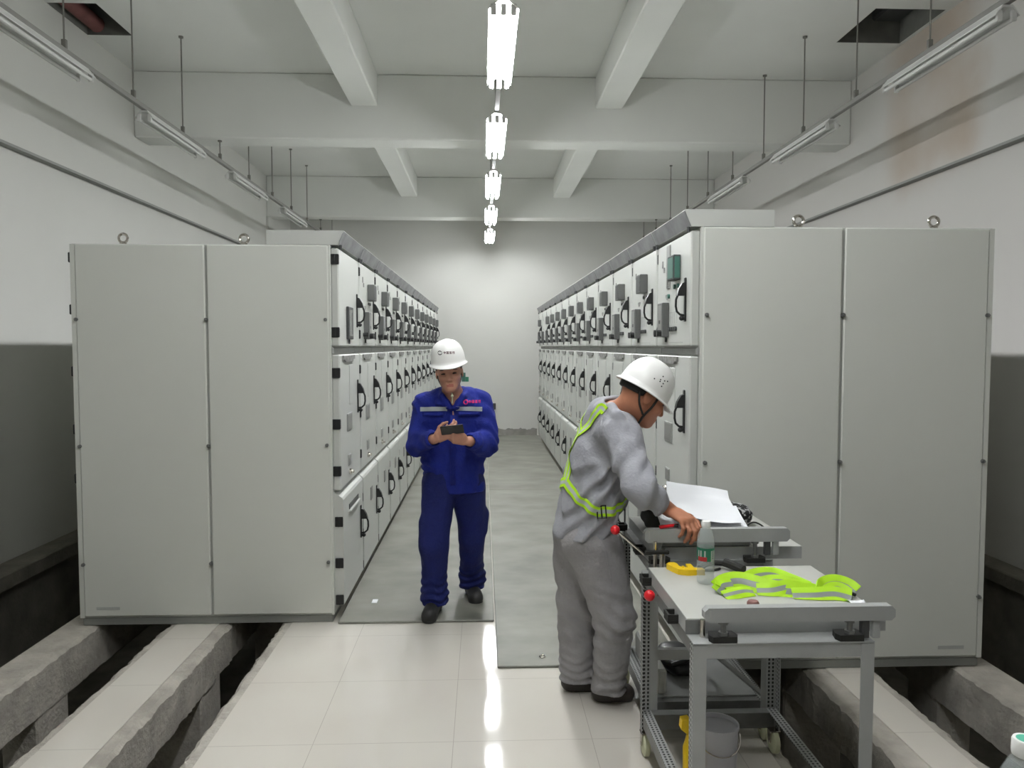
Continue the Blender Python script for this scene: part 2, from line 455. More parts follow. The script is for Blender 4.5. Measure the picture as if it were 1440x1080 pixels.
slab('floor_strip', 1.81, 1.995, -0.05, -0.0005, 'tile')
slab('floor_rib', -1.90, -1.58, -0.24, -0.0501, 'conc')
slab('floor_rib', 1.76, 2.03, -0.24, -0.0501, 'conc')
rough_strip('floor_edge', -1.619, -1.54, -0.23, -0.004, 1)
rough_strip('floor_edge', -1.94, -1.876, -0.23, -0.004, -1, amp=0.018)
rough_strip('floor_edge', 1.69, 1.809, -0.23, -0.004, -1)
rough_strip('floor_edge', 1.996, 2.065, -0.23, -0.004, 1, amp=0.015)
rough_strip('floor_edge', -2.56, -2.345, -0.26, -0.002, 1, amp=0.008)
rough_strip('floor_edge', 2.50, 2.72, -0.26, -0.002, -1, amp=0.008)
for x0, x1 in ((-1.94, -1.56), (-2.55, -2.36), (1.71, 2.05), (2.52, 2.71), (-1.23, -1.0), (1.03, 1.25)):
    for y0 in (1.9, 4.1, 6.3, 8.5):
        if abs(x0) > 2.3 and y0 == 4.1: y0 = 3.95
        struct('floor_pier', MB().box(x0, y0, PIT, x1, y0+0.3, -0.22, 0.01), 'conc')
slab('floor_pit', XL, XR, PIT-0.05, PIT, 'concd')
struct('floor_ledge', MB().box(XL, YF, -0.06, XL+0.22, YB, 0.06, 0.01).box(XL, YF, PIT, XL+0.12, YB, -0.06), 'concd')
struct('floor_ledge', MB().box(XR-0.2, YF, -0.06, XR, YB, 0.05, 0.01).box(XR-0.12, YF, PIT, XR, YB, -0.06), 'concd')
# cover plates between the two rows
def plate(x0, x1, y0, y1, label):
    m = MB().box(x0, y0, 0.0, x1, y1, 0.014, 0.004)
    return solo('floor_cover_plate', m, 'plate', label, 'floor plate', 'grey floor cover plates', base=((x0+x1)/2, (y0+y1)/2, 0.0))
plate(-0.89, 0.066, 4.53, 9.0, 'grey floor cover plate under the feet of the person in blue')
plate(0.074, 1.06, 3.86, 8.72, 'grey floor cover plate beside the person in grey with its edge on the tiles')
plate(-0.86, 0.066, 9.01, 14.1, 'grey floor cover plate along the far half of the left cabinet row')
plate(0.074, 1.04, 8.73, 14.1, 'grey floor cover plate along the far half of the right cabinet row')
solo('paper_scrap', MB().box(-0.735, 4.86, 0.0142, -0.70, 4.93, 0.0165), 'paper', 'small white scrap on the floor plate by the left cabinets', 'scrap')
solo('floor_ring', MB().tube([(0.32+0.016*math.cos(a), 3.97+0.016*math.sin(a), 0.0175) for a in np.linspace(0, 2*PI, 12, endpoint=False)], 0.003, 6, closed=True), 'chrome', 'small metal lifting ring near the edge of the floor plate', 'ring')
# cables in the right pit
for i, (x, z) in enumerate(((3.72, 0.1), (3.74, -0.12), (3.70, -0.26))):
    pts = [(x+0.02*math.sin(y*1.3+i), y, z+0.015*math.sin(y*0.9+i*2)) for y in np.linspace(3.2, 13.5, 40)]
    pass
# wall items at the back
solo('wall_socket', MB().box(0.155, YB-0.05, 0.5, 0.245, YB, 0.62, 0.008), 'dark', 'small grey socket box low on the back wall', 'socket')
solo('wall_notice', MB().box(-0.40, YB-0.006, 1.03, -0.33, YB, 1.2).box(-0.329, YB-0.006, 1.03, -0.27, YB, 1.12, 0, 1), ['green', 'lab_g'], 'small green notice on the back wall behind the person in blue', 'notice')

# ------------------------------------------------------------------ fluorescent lighting
ZR = 3.62
def fixture_meshes(ntube, lit):
    t = MB(); wv = 0.084 if ntube == 3 else 0.07
    prof = [(-wv, -0.012), (-0.028, 0.04), (0.028, 0.04), (wv, -0.012), (wv, -0.018), (0.026, 0.028), (-0.026, 0.028), (-wv, -0.018)]
    t.prism([(x, ZR-0.045+z) for x, z in prof], 'y', -0.61, 0.61)
    t.box(-0.028, -0.6, ZR-0.006, 0.028, 0.6, ZR-0.0005)
    tray = t.mesh('tray', 'tray', smooth=0.3)
    xs = (-0.055, 0, 0.055) if ntube == 3 else (-0.042, 0.042)
    tubes = [MB().cyl((x, -0.585, ZR-0.075), (x, 0.585, ZR-0.075), 0.013, 10).mesh('tube', 'tube_on' if lit else 'tube_off') for x in xs]
    hs = []
    for y0, y1 in ((-0.605, -0.585), (0.585, 0.605)):
        for x in xs: hs.append(MB().box(x-0.016, y0, ZR-0.09, x+0.016, y1, ZR-0.03, 0.004).mesh('lamp_holder', 'tray'))
    return tray, tubes, hs
FM = {True: fixture_meshes(3, True), False: fixture_meshes(2, False)}
def fixture(x, y, lit, label, group):
    r = thing('hanging_tube_light', label, 'ceiling light', (x, y, 0), group)
    tray, tubes, hs = FM[lit]
    link('tray', tray, r)
    for t in tubes: link('tube', t, r)
    for h in hs: link(h.name.split('.')[0], h, r)
def rail(x, y0, y1, rods, label):
    r = thing('lighting_rail', label, 'rail', (x, y0, ZR), 'suspended lighting rails')
    P(MB().box(x-0.02, y0, ZR, x+0.02, y1, ZR+0.04, 0.004), 'channel', 'rail', r)
    for y in rods:
        ok = not any(a < y < b for a, b in ((3.24, 3.56), (7.97, 8.3), (12.7, 13.0)))
        top = ZC if ok else 3.857
        m = MB().cyl((x, y, ZR+0.04), (x, y, top), 0.0065, 6); m.box(x-0.016, y-0.012, ZR+0.035, x+0.016, y+0.012, ZR+0.10, 0.003); m.cyl((x, y, top-0.014), (x, y, top), 0.022, 8)
        P(m, 'drop_rod', 'rod', r)
XC = 0.119; XLL, XRL = -2.753, 2.95
for k in range(-2, 5):
    y = 4.82+2.0*k
    if k >= 0: lb = 'lit tube light over the aisle, %s of the bright row' % ORD[k]
    else: lb = 'lit tube light over the aisle above the front trolley' if k == -1 else 'lit tube light over the aisle, nearest the front wall'
    fixture(XC, y, True, lb, 'lit aisle tube lights')
rail(XC, -0.8, 14.0, [0.4+1.06*2*i for i in range(7)], 'grey suspended rail carrying the lit lights over the aisle')
for nm, x, ks in (('left', XLL, 5), ('right', XRL, 5)):
    for k in range(-1, ks):
        y = 4.79+2.105*k
        if k < 0: lb = 'unlit twin tube light over the %s trenches, nearest of its row' % nm
        else: lb = 'unlit twin tube light over the %s cabinets, %s of its row' % (nm, ('second', 'third', 'fourth', 'fifth', 'sixth')[k])
        fixture(x, y, False, lb, 'unlit %s tube lights' % nm)
    o = 5.14 if nm == 'left' else 4.92
    rail(x, 1.5, 14.0, [o-1.95+0.975*i for i in range(12)], 'grey suspended rail with thin rods over the %s cabinet row' % nm)

# ------------------------------------------------------------------ switchgear cabinets
W = 0.755; D = 1.53
def U(mb, name, mats, parent, smooth=0.6): return link(name, mb.mesh(name, mats, (0, 0, 0), smooth), parent)
def handle_mesh():
    """door handle: flat mounting plate, tapering boss, swing loop and a lock knob. origin at plate centre, door plane x=0, front is -x"""
    m = MB()
    m.box(-0.008, -0.014, -0.115, 0, 0.014, 0.115, 0.003)
    m.prism([(-0.006, 0.092), (-0.022, 0.086), (-0.042, 0.052), (-0.05, 0.02), (-0.006, 0.02)], 'y', -0.017, 0.017)
    loop = [(-0.044, 0, 0.022), (-0.052, 0, 0.0), (-0.053, 0, -0.035), (-0.047, 0, -0.062), (-0.03, 0, -0.078), (-0.008, 0, -0.082)]
    m.tube(loop, 0.006, 8)
    m.sphere((-0.022, 0, -0.097), 0.014, 6); m.cyl((-0.004, 0, -0.097), (-0.03, 0, -0.1), 0.009, 8)
    return m.mesh('handle', 'black')
HM = handle_mesh()
hg = MB().box(-0.0475, W-0.026, -0.031, 0.001, W-0.004, 0.031, 0.003); hg.cyl((-0.022, W-0.006, -0.031), (-0.022, W-0.006, 0.031), 0.0035, 8)
for q in (-0.018, -0.006, 0.006, 0.018): hg.box(-0.0484, W-0.024, q-0.003, -0.047, W-0.008, q+0.003)
HG = hg.mesh('hinge', 'black')
eye_ = MB().tube([(0, 0.026*math.cos(a), 0.042+0.026*math.sin(a)) for a in np.linspace(0, 2*PI, 20, endpoint=False)], 0.0085, 8, closed=True)
eye_.cyl((0, 0, 0), (0, 0, 0.014), 0.02, 12); eye_.cyl((0, 0, 0.012), (0, 0, 0.022), 0.011, 10)
# rings face along the row
EYE = MB(); EYE.v = [(p[1], p[0], p[2]) for p in eye_.v]; EYE.f = eye_.f; EYE.mi = eye_.mi
EYE = EYE.mesh('lifting_eye', 'chrome')
def put(name, me, parent, loc):
    o = link(name, me, parent); o.location = loc; return o
def door_panel(z0, z1, x0, x1):
    m = MB().box(x0, 0.012, z0, x1, W-0.012, z1, 0.007); return m
ME = {}
def build_unit():
    r = bpy.data.objects.new('switchgear_cabinet', None); COL.objects.link(r); r.empty_display_size = 0.05
    b = MB().box(0.0, 0.001, 0.045, D, W-0.001, 2.31, 0.004)
    U(b, 'body', 'cab', r)
    U(MB().box(0.01, 0.0005, 0.0, D-0.01, W-0.0005, 0.0449, 0.003), 'base_frame', 'cabbase', r)
    U(MB().box(-0.012, 0.002, 1.655, 0.002, W-0.002, 1.692, 0.003), 'divider_strip', 'railgrey', r)
    c = MB(); c.prism([(-0.048, 2.3105), (-0.082, 2.392), (-0.078, 2.397), (0.38, 2.397), (0.38, 2.3105)], 'y', 0.0005, W-0.0005)
    U(c, 'wiring_duct', 'cab', r, 0.3)
    f = MB(); f.prism([(-0.0495, 2.313), (-0.0825, 2.391), (-0.0845, 2.390), (-0.0515, 2.312)], 'y', 0.004, W-0.004)
    for i in range(5):
        y = 0.08+i*0.145
        f.prism([(-0.056, 2.328), (-0.078, 2.380), (-0.0795, 2.379), (-0.0575, 2.327)], 'y', y, y+0.11)
    U(f, 'duct_cover', 'cornice', r, 0.3)
    for y in (0.03, W-0.03): U(MB().cyl((-0.056, y, 2.285), (-0.056, y, 2.3125), 0.009, 8), 'duct_bolt', 'dark', r)
    for y in (0.06, W-0.06):
        for x in (0.53, 1.25): put('lifting_eye', EYE, r, (x, y, 2.309))
    # upper (instrument) door
    d = U(door_panel(1.70, 2.292, -0.0450, 0.002), 'upper_door', 'cab', r)
    put('handle', HM, d, (-0.0450, 0.105, 1.945))
    for z in (2.226, 1.785): put('hinge', HG, d, (0, 0, z))
    m = MB().box(-0.0950, 0.25, 2.045, -0.0440, 0.385, 2.165, 0.004, 0); m.box(-0.0965, 0.262, 2.057, -0.0940, 0.373, 2.153, 0, 1); m.box(-0.0945, 0.30, 2.045, -0.0935, 0.31, 2.165, 0, 0)
    for y in (0.28, 0.36): m.cyl((-0.0440, y, 2.02), (-0.0530, y, 2.02), 0.0105, 8, 0)
    U(m, 'protection_relay', ['midgrey', 'dark'], d)
    m = MB().box(-0.0850, 0.455, 1.752, -0.0440, 0.575, 1.95, 0.004, 0); m.box(-0.0865, 0.473, 1.785, -0.0840, 0.557, 1.937, 0, 1)
    m.box(-0.0865, 0.5, 1.83, -0.0875, 0.53, 1.85, 0, 2)
    for y in (0.485, 0.545): m.cyl((-0.0730, y, 1.775), (-0.1110, y, 1.775), 0.02, 10, 2)
    m.cyl((-0.0730, 0.6, 1.785), (-0.0830, 0.6, 1.785), 0.018, 10, 2); m.cyl((-0.0440, 0.6, 1.785), (-0.0830, 0.6, 1.785), 0.014, 8, 2)
    m.box(-0.0530, 0.503, 1.725, -0.0440, 0.527, 1.752, 0.002, 2)
    U(m, 'meter_box', ['midgrey', 'gwin', 'black'], d)
    m = MB()
    for i in range(4): m.cyl((-0.0440, 0.29+0.042*i, 1.797), (-0.0570, 0.29+0.042*i, 1.797), 0.0125, 10)
    U(m, 'push_buttons', 'dark', d)
    m = MB()
    for i in range(4): m.box(-0.0465, 0.282+0.042*i, 1.828, -0.0440, 0.29+0.042*i, 1.885)
    m.box(-0.0465, 0.27, 1.888, -0.0440, 0.43, 1.892); m.box(-0.0465, 0.16, 1.72, -0.0440, 0.44, 1.724)
    U(m, 'switch_legend', 'pale', d)
    m = MB().box(-0.0470, 0.47, 1.985, -0.0440, 0.54, 1.998, 0, 0).prism([(0.475, 1.984), (0.535, 1.984), (0.515, 1.968), (0.495, 1.968)], 'x', -0.0470, -0.0440)
    m.box(-0.0490, 0.56, 2.13, -0.0440, 0.585, 2.16); m.box(-0.0490, 0.6, 2.16, -0.0440, 0.62, 2.2)
    U(m, 'small_plates', 'label', d)
    # middle door
    d = U(door_panel(0.815, 1.648, -0.0450, 0.002), 'middle_door', 'cab', r)
    put('handle', HM, d, (-0.0450, 0.105, 1.355))
    for z in (1.538, 1.224, 0.935): put('hinge', HG, d, (0, 0, z))
    m = MB().prism([(0.245, 1.642), (0.65, 1.642), (0.65, 1.616), (0.60, 1.616), (0.58, 1.602), (0.31, 1.602), (0.29, 1.616), (0.245, 1.616)], 'x', -0.0550, -0.0440)
    U(m, 'nameplate', 'label', d)
    m = MB().box(-0.0510, 0.35, 1.155, -0.0440, 0.52, 1.268, 0.003, 1); m.box(-0.0525, 0.362, 1.165, -0.0505, 0.508, 1.258, 0, 0)
    U(m, 'view_window', ['gwin', 'railgrey'], d)
    m = MB().box(-0.0510, 0.4, 0.925, -0.0440, 0.49, 1.0, 0.003, 1); m.box(-0.0525, 0.408, 0.932, -0.0505, 0.482, 0.993, 0, 0)
    U(m, 'view_window', ['gwin', 'railgrey'], d)
    m = MB().cyl((-0.0440, 0.445, 0.885), (-0.0590, 0.445, 0.885), 0.02, 12); m.cyl((-0.0550, 0.445, 0.885), (-0.0750, 0.445, 0.885), 0.011, 10)
    U(m, 'lock', 'chrome', d)
    m = MB().box(-0.0490, 0.3, 1.32, -0.0440, 0.42, 1.58, 0.002)
    U(m, 'raised_panel', 'cab', d)
    # lower door, proud of the others with a sloping top
    m = MB().prism([(0.002, 0.10), (-0.052, 0.10), (-0.058, 0.106), (-0.058, 0.755), (-0.05, 0.77), (0.002, 0.808)], 'y', 0.012, W-0.012)
    d = U(m, 'lower_door', 'cab', r, 0.3)
    put('handle', HM, d, (-0.058, 0.105, 0.475))
    for z in (0.622, 0.365, 0.135): put('hinge', HG, d, (-0.008, 0, z))
    m = MB().box(-0.064, 0.33, 0.53, -0.057, 0.42, 0.63, 0.003)
    U(m, 'vent_plate', 'gwin', d)
    return r
unit = build_unit()
def end_details(r, near_y, s):
    """sheets, bolts and edge strips on the exposed end of a row; s = outward direction along local y"""
    for x0, x1 in ((0.012, 0.732), (0.745, D-0.028)):
        m = MB().box(x0, near_y, 0.058, x1, near_y+s*0.016, 2.306, 0.006)
        U(m, 'end_panel', 'panel', r)
    U(MB().box(0.0, near_y, 0.05, 0.0115, near_y+s*0.012, 2.306), 'edge_strip', 'panel', r); U(MB().box(D-0.0275, near_y, 0.05, D, near_y+s*0.012, 2.306), 'edge_strip', 'panel', r)
    for x in (0.03, 0.7385, D-0.03):
        for z in (1.86, 1.1, 0.38):
            m = MB().cyl((x, near_y+s*0.006, z), (x, near_y+s*0.026, z), 0.011, 10); m.cyl((x, near_y+s*0.02, z), (x, near_y+s*0.036, z), 0.006, 8)
            U(m, 'panel_bolt', 'steeld', r)
    m = MB().box(D-0.24, near_y+s*0.016, 0.10, D-0.1, near_y+s*0.0175, 0.118)
    U(m, 'small_label', 'pale', r)
def base_thing(o, label, group):
    o['label'] = label; o['category'] = 'electrical cabinet'; o['group'] = group
def remove_child(root, names):
    for c in list(root.children):
        if c.name.split('.')[0] in names:
            for g in list(c.children): bpy.data.objects.remove(g)
            bpy.data.objects.remove(c)
        else:
            remove_child(c, names)
def child(root, nm): return [c for c in root.children if c.name.split('.')[0] == nm][0]
AR, AL = 0.0046, -0.0042
YR0, YL0 = 3.80, 4.57
for k in range(13):
    o = dup(unit)
    y = W*k
    o.location = (1.112-math.sin(AR)*y, YR0+y, 0)
    if k == 0:
        base_thing(o, 'grey switchgear cabinet at the near end of the right row, with green relay', 'right row of switchgear cabinets')
        end_details(o, 0.0, -1)
        d = child(o, 'upper_door'); remove_child(d, ('protection_relay',))
        m = MB().box(-0.085, 0.215, 2.06, -0.044, 0.345, 2.195, 0.004, 0); m.box(-0.0865, 0.226, 2.072, -0.084, 0.334, 2.183, 0, 1); m.box(-0.078, 0.2135, 2.07, -0.05, 0.2155, 2.185, 0, 1)
        U(m, 'protection_relay', ['dark', 'green'], d)
        m = MB().box(-0.053, 0.43, 2.03, -0.044, 0.5, 2.275, 0.003, 0); m.box(-0.0545, 0.438, 2.1, -0.0525, 0.492, 2.2, 0, 1)
        for i in range(5): m.box(-0.056, 0.44, 2.04+i*0.011, -0.0525, 0.49, 2.045+i*0.011, 0, 1)
        U(m, 'indicator_strip', ['railgrey', 'gwin'], d)
        m = MB()
        for y2 in (0.25, 0.32): m.cyl((-0.044, y2, 2.03), (-0.057, y2, 2.03), 0.013, 10)
        m.cyl((-0.044, 0.45, 1.985), (-0.057, 0.45, 1.985), 0.013, 10)
        U(m, 'indicator_lamps', 'green', d)
    else:
        base_thing(o, ('grey switchgear cabinet, %s from the near end of the right row' % ORD[k]) if k < 12 else 'grey switchgear cabinet at the far end of the right row, by the back wall', 'right row of switchgear cabinets')
        if k == 11: remove_child(child(o, 'upper_door'), ('handle', 'protection_relay'))
for k in range(12):
    o = dup(unit)
    o.rotation_euler = (0, 0, PI); y = W*(k+1)
    o.location = (-0.92-math.sin(AL)*y, YL0+y, 0)
    if k == 0:
        base_thing(o, 'grey switchgear cabinet at the near end of the left row, with tall meter window', 'left row of switchgear cabinets')
        end_details(o, W, 1)
        d = child(o, 'upper_door'); remove_child(d, ('protection_relay', 'meter_box', 'push_buttons', 'switch_legend', 'small_plates'))
        m = MB().box(-0.062, 0.33, 1.745, -0.044, 0.5, 1.955, 0.004, 0); m.box(-0.0635, 0.352, 1.765, -0.061, 0.478, 1.935, 0, 1); m.box(-0.0635, 0.37, 1.78, -0.0642, 0.39, 1.92, 0, 0); m.box(-0.053, 0.40, 1.715, -0.044, 0.425, 1.744, 0.002, 0)
        U(m, 'meter_window', ['dark', 'glass_dark'], d)
        d = child(o, 'lower_door'); remove_child(d, ('vent_plate',))
        m = MB().box(-0.062, 0.2, 0.655, -0.057, 0.55, 0.69, 0.002, 0); m.prism([(-0.057, 0.64), (-0.075, 0.648), (-0.073, 0.655), (-0.057, 0.655)], 'y', 0.19, 0.56, 1)
        U(m, 'view_slot', ['black', 'cab'], d)
        for z in (2.23, 1.92, 1.55, 1.2, 0.9):
            U(MB().box(D, W-0.09, z-0.03, D+0.022, W-0.005, z+0.03, 0.004), 'rear_hinge', 'black', o)
    else:
        base_thing(o, ('grey switchgear cabinet, %s from the near end of the left row' % ORD[k]) if k < 11 else 'grey switchgear cabinet at the far end of the left row, by the back wall', 'left row of switchgear cabinets')
def purge(o):
    for c in list(o.children): purge(c)
    bpy.data.objects.remove(o)
purge(unit)

# ------------------------------------------------------------------ trolleys
def make_cart(label, x0, x1, y0, y1, zf, zdeck, dk, bar, shelf):
    r = thing('transfer_trolley', label, 'trolley', ((x0+x1)/2, (y0+y1)/2, 0), 'breaker transfer trolleys')
    lw = 0.042; t = 0.004
    zb0, zb1 = 0.125, 0.18
    for i, x in enumerate((x0, x1)):
        for j, y in enumerate((y0, y1)):
            sx = 1 if i == 0 else -1; sy = 1 if j == 0 else -1
            m = MB()
            m.box(x, y, 0.10, x+sx*lw, y+sy*t, zf-0.003, 0, 0 if j == 0 else 1); m.box(x, y+sy*t, 0.10, x+sx*t, y+sy*lw, zf-0.003, 0, 1)
            P(m, 'leg', ['steel', 'perf'], r)
    # top frame: aprons and flat flanges
    m = MB().box(x0+0.001, y0+t, zf-0.046, x1-0.001, y0+2*t, zf).box(x0, y0, zf, x1, y0+0.09, zf+0.004)
    P(m, 'front_apron', 'steel', r); m = MB()
    m.box(x0+0.001, y1-2*t, zf-0.046, x1-0.001, y1-t, zf).box(x0, y1-0.05, zf, x1, y1, zf+0.004)
    P(m, 'rear_apron', 'steel', r)
    for x, s in ((x0, 1), (x1, -1)):
        m = MB().box(x+s*t, y0+0.01, zf-0.046, x+s*2*t, y1-0.01, zf).box(x, y0+0.09, zf, x+s*0.04, y1-0.05, zf+0.004)
        P(m, 'side_rail', 'steeld', r)
    # bottom frame
    for x, s in ((x0, 1), (x1, -1)):
        m = MB().box(x+s*t, y0+0.005, zb0, x+s*2*t, y1-0.005, zb1-0.004, 0, 0).box(x+s*t, y0+0.005, zb1-0.004, x+s*0.045, y1-0.005, zb1, 0, 1)
        P(m, 'bottom_rail', ['steeld', 'perff'], r)
    for y, s in ((y0, 1), (y1, -1)):
        if y == y0 and not shelf: continue
        m = MB().box(x0+0.01, y+s*t, zb0-0.03, x1-0.01, y+s*2*t, zb1-0.0045).box(x0+0.045, y+s*t, zb1-0.0045, x1-0.045, y+s*0.045, zb1)
        P(m, 'cross_rail', 'steeld', r)
    if shelf:
        P(MB().box(x0+0.046, y0+0.046, zb1-0.001, x1-0.046, y1-0.046, zb1+0.006), 'lower_shelf', 'steel', r)
        m = MB().box(x0+0.002, y0+0.012, 0.36, x1-0.002, y0+0.016, 0.40).box(x0+0.002, y0+0.012, 0.40, x1-0.002, y0+0.04, 0.404)
        P(m, 'middle_rail', 'steel', r)
        a = Vector((x1-0.02, y1-0.05, 0.2)); 
        m = MB().tube([(x0+0.3, y0+0.1, 0.36), (x1-0.03, y0+0.02, 0.2)], 0.012, 4)
        P(m, 'brace', 'steel', r)
    # casters
    for x, sx in ((x0, 1), (x1, -1)):
        for y, sy in ((y0, 1), (y1, -1)):
            cx, cy = x+sx*0.018, y+sy*0.025
            m = MB().lathe([(0.0, -0.014), (0.04, -0.014), (0.05, -0.009), (0.05, 0.009), (0.04, 0.014), (0.0, 0.014)], (cx, cy, 0.05), 24, 0, 'x')
            w_ = P(m, 'caster', 'caster', r)
            m = MB().box(cx-0.022, cy-0.022, 0.092, cx+0.022, cy+0.022, 0.1, 0.002).prism([(cy-0.02, 0.093), (cy+0.02, 0.093), (cy+0.012, 0.045), (cy-0.012, 0.045)], 'x', cx-0.02, cx-0.0165).prism([(cy-0.02, 0.093), (cy+0.02, 0.093), (cy+0.012, 0.045), (cy-0.012, 0.045)], 'x', cx+0.0165, cx+0.02)
            m.cyl((cx-0.021, cy, 0.05), (cx+0.021, cy, 0.05), 0.008, 8)
            P(m, 'fork', 'chrome', r, parent=w_)
    # tray: folded sheet with pale deck
    dx0, dx1, dy0, dy1 = dk
    m = MB().box(dx0, dy0, zf+0.0045, dx1, dy0+0.003, zdeck-0.003).box(dx0, dy1-0.003, zf+0.0045, dx1, dy1, zdeck-0.003)
    m.box(dx0, dy0+0.003, zf+0.0045, dx0+0.003, dy1-0.003, zdeck-0.003).box(dx1-0.003, dy0+0.003, zf+0.0045, dx1, dy1-0.003, zdeck-0.003)
    P(m, 'tray', 'steel', r)
    P(MB().box(dx0, dy0, zdeck-0.003, dx1, dy1, zdeck, 0.001), 'deck', 'deck', r)
    m = MB().box(dx0-0.005, dy0-0.006, zf+0.0045, dx0+0.04, dy0-0.001, zdeck-0.002, 0.001)
    P(m, 'corner_plate', 'steeld', r)
    # front bar on two jack screws
    bx0, bx1, by, bz0, bz1 = bar
    c = 0.012
    m = MB().prism([(bx0+c, bz0), (bx1-c, bz0), (bx1, bz0+c), (bx1, bz1-c), (bx1-c, bz1), (bx0+c, bz1), (bx0, bz1-c), (bx0, bz0+c)], 'y', by, by+0.034)
    b = P(m, 'guide_bar', 'steel', r, 0.3)
    P(MB().box(bx0+0.014, by-0.0015, bz0+0.016, bx0+0.02, by, bz1-0.008), 'slot', 'pale', r, parent=b)
    for px, mm in ((bx1-0.09, 'dark'), (bx1-0.055, 'steel')):
        P(MB().box(px-0.012, by+0.008, bz0-0.06, px+0.012, by+0.03, bz0, 0.002), 'bar_peg', mm, r, parent=b)
    for px in (bx0+0.065, bx0+0.47):
        m = MB().prism([(px-0.038, by+0.0), (px+0.038, by+0.0), (px+0.046, by+0.02), (px+0.038, by+0.055), (px-0.038, by+0.055), (px-0.046, by+0.02)], 'z', zf+0.0045, zf+0.024)
        j = P(m, 'jack_pad', 'rubber', r)
        m = MB().cyl((px, by+0.02, zf+0.024), (px, by+0.02, bz0), 0.009, 10).cyl((px, by+0.02, zf+0.024), (px, by+0.02, zf+0.034), 0.017, 6).cyl((px, by+0.02, bz0-0.01), (px, by+0.02, bz0), 0.017, 6)
        P(m, 'jack_screw', 'steeld', r, parent=j)
    # black clamp cups along the left rail
    for y in (dy0+0.13, dy1-0.03):
        m = MB().box(x0-0.035, y-0.03, zf-0.002, x0+0.012, y+0.03, zf+0.012, 0.003)
        m.box(x0-0.035, y-0.03, zf+0.012, x0-0.028, y+0.03, zf+0.03).box(x0+0.005, y-0.03, zf+0.012, x0+0.012, y+0.03, zf+0.03).box(x0-0.028, y-0.03, zf+0.012, x0+0.005, y-0.022, zf+0.03).box(x0-0.028, y+0.022, zf+0.012, x0+0.005, y+0.03, zf+0.03)
        P(m, 'clamp', 'rubber', r)
    yk = dy1-0.16 if not shelf else 3.2
    kx = x0-0.03 if not shelf else 0.575; kz = zf-0.005 if not shelf else 0.9
    m = MB().sphere((kx, yk, kz), 0.021, 10)
    k = P(m, 'knob', 'red', r)
    P(MB().cyl((kx+0.018, yk, kz-(0.0 if not shelf else 0.012)), (x0+0.01, yk, zf-0.005), 0.004 if not shelf else 0.007, 8), 'knob_rod', 'chrome', r, parent=k)
    P(MB().cyl((x0+0.045, dy0-0.025, zf+0.0035), (x0+0.045, dy0-0.025, zf+0.06), 0.009, 12), 'pin', 'chrome', r)
    return r
make_cart('grey steel trolley at the front, with neon vest and bottle on its pale deck', 0.655, 1.232, 2.262, 3.03, 0.768, 0.822, (0.656, 1.312, 2.345, 2.905), (0.69, 1.297, 2.262, 0.838, 0.884), False)
make_cart('grey steel trolley the person in grey leans on, with papers on it', 0.70, 1.232, 3.09, 3.70, 0.79, 0.848, (0.73, 1.36, 3.10, 3.68), (0.672, 1.283, 3.04, 0.884, 0.94), True)

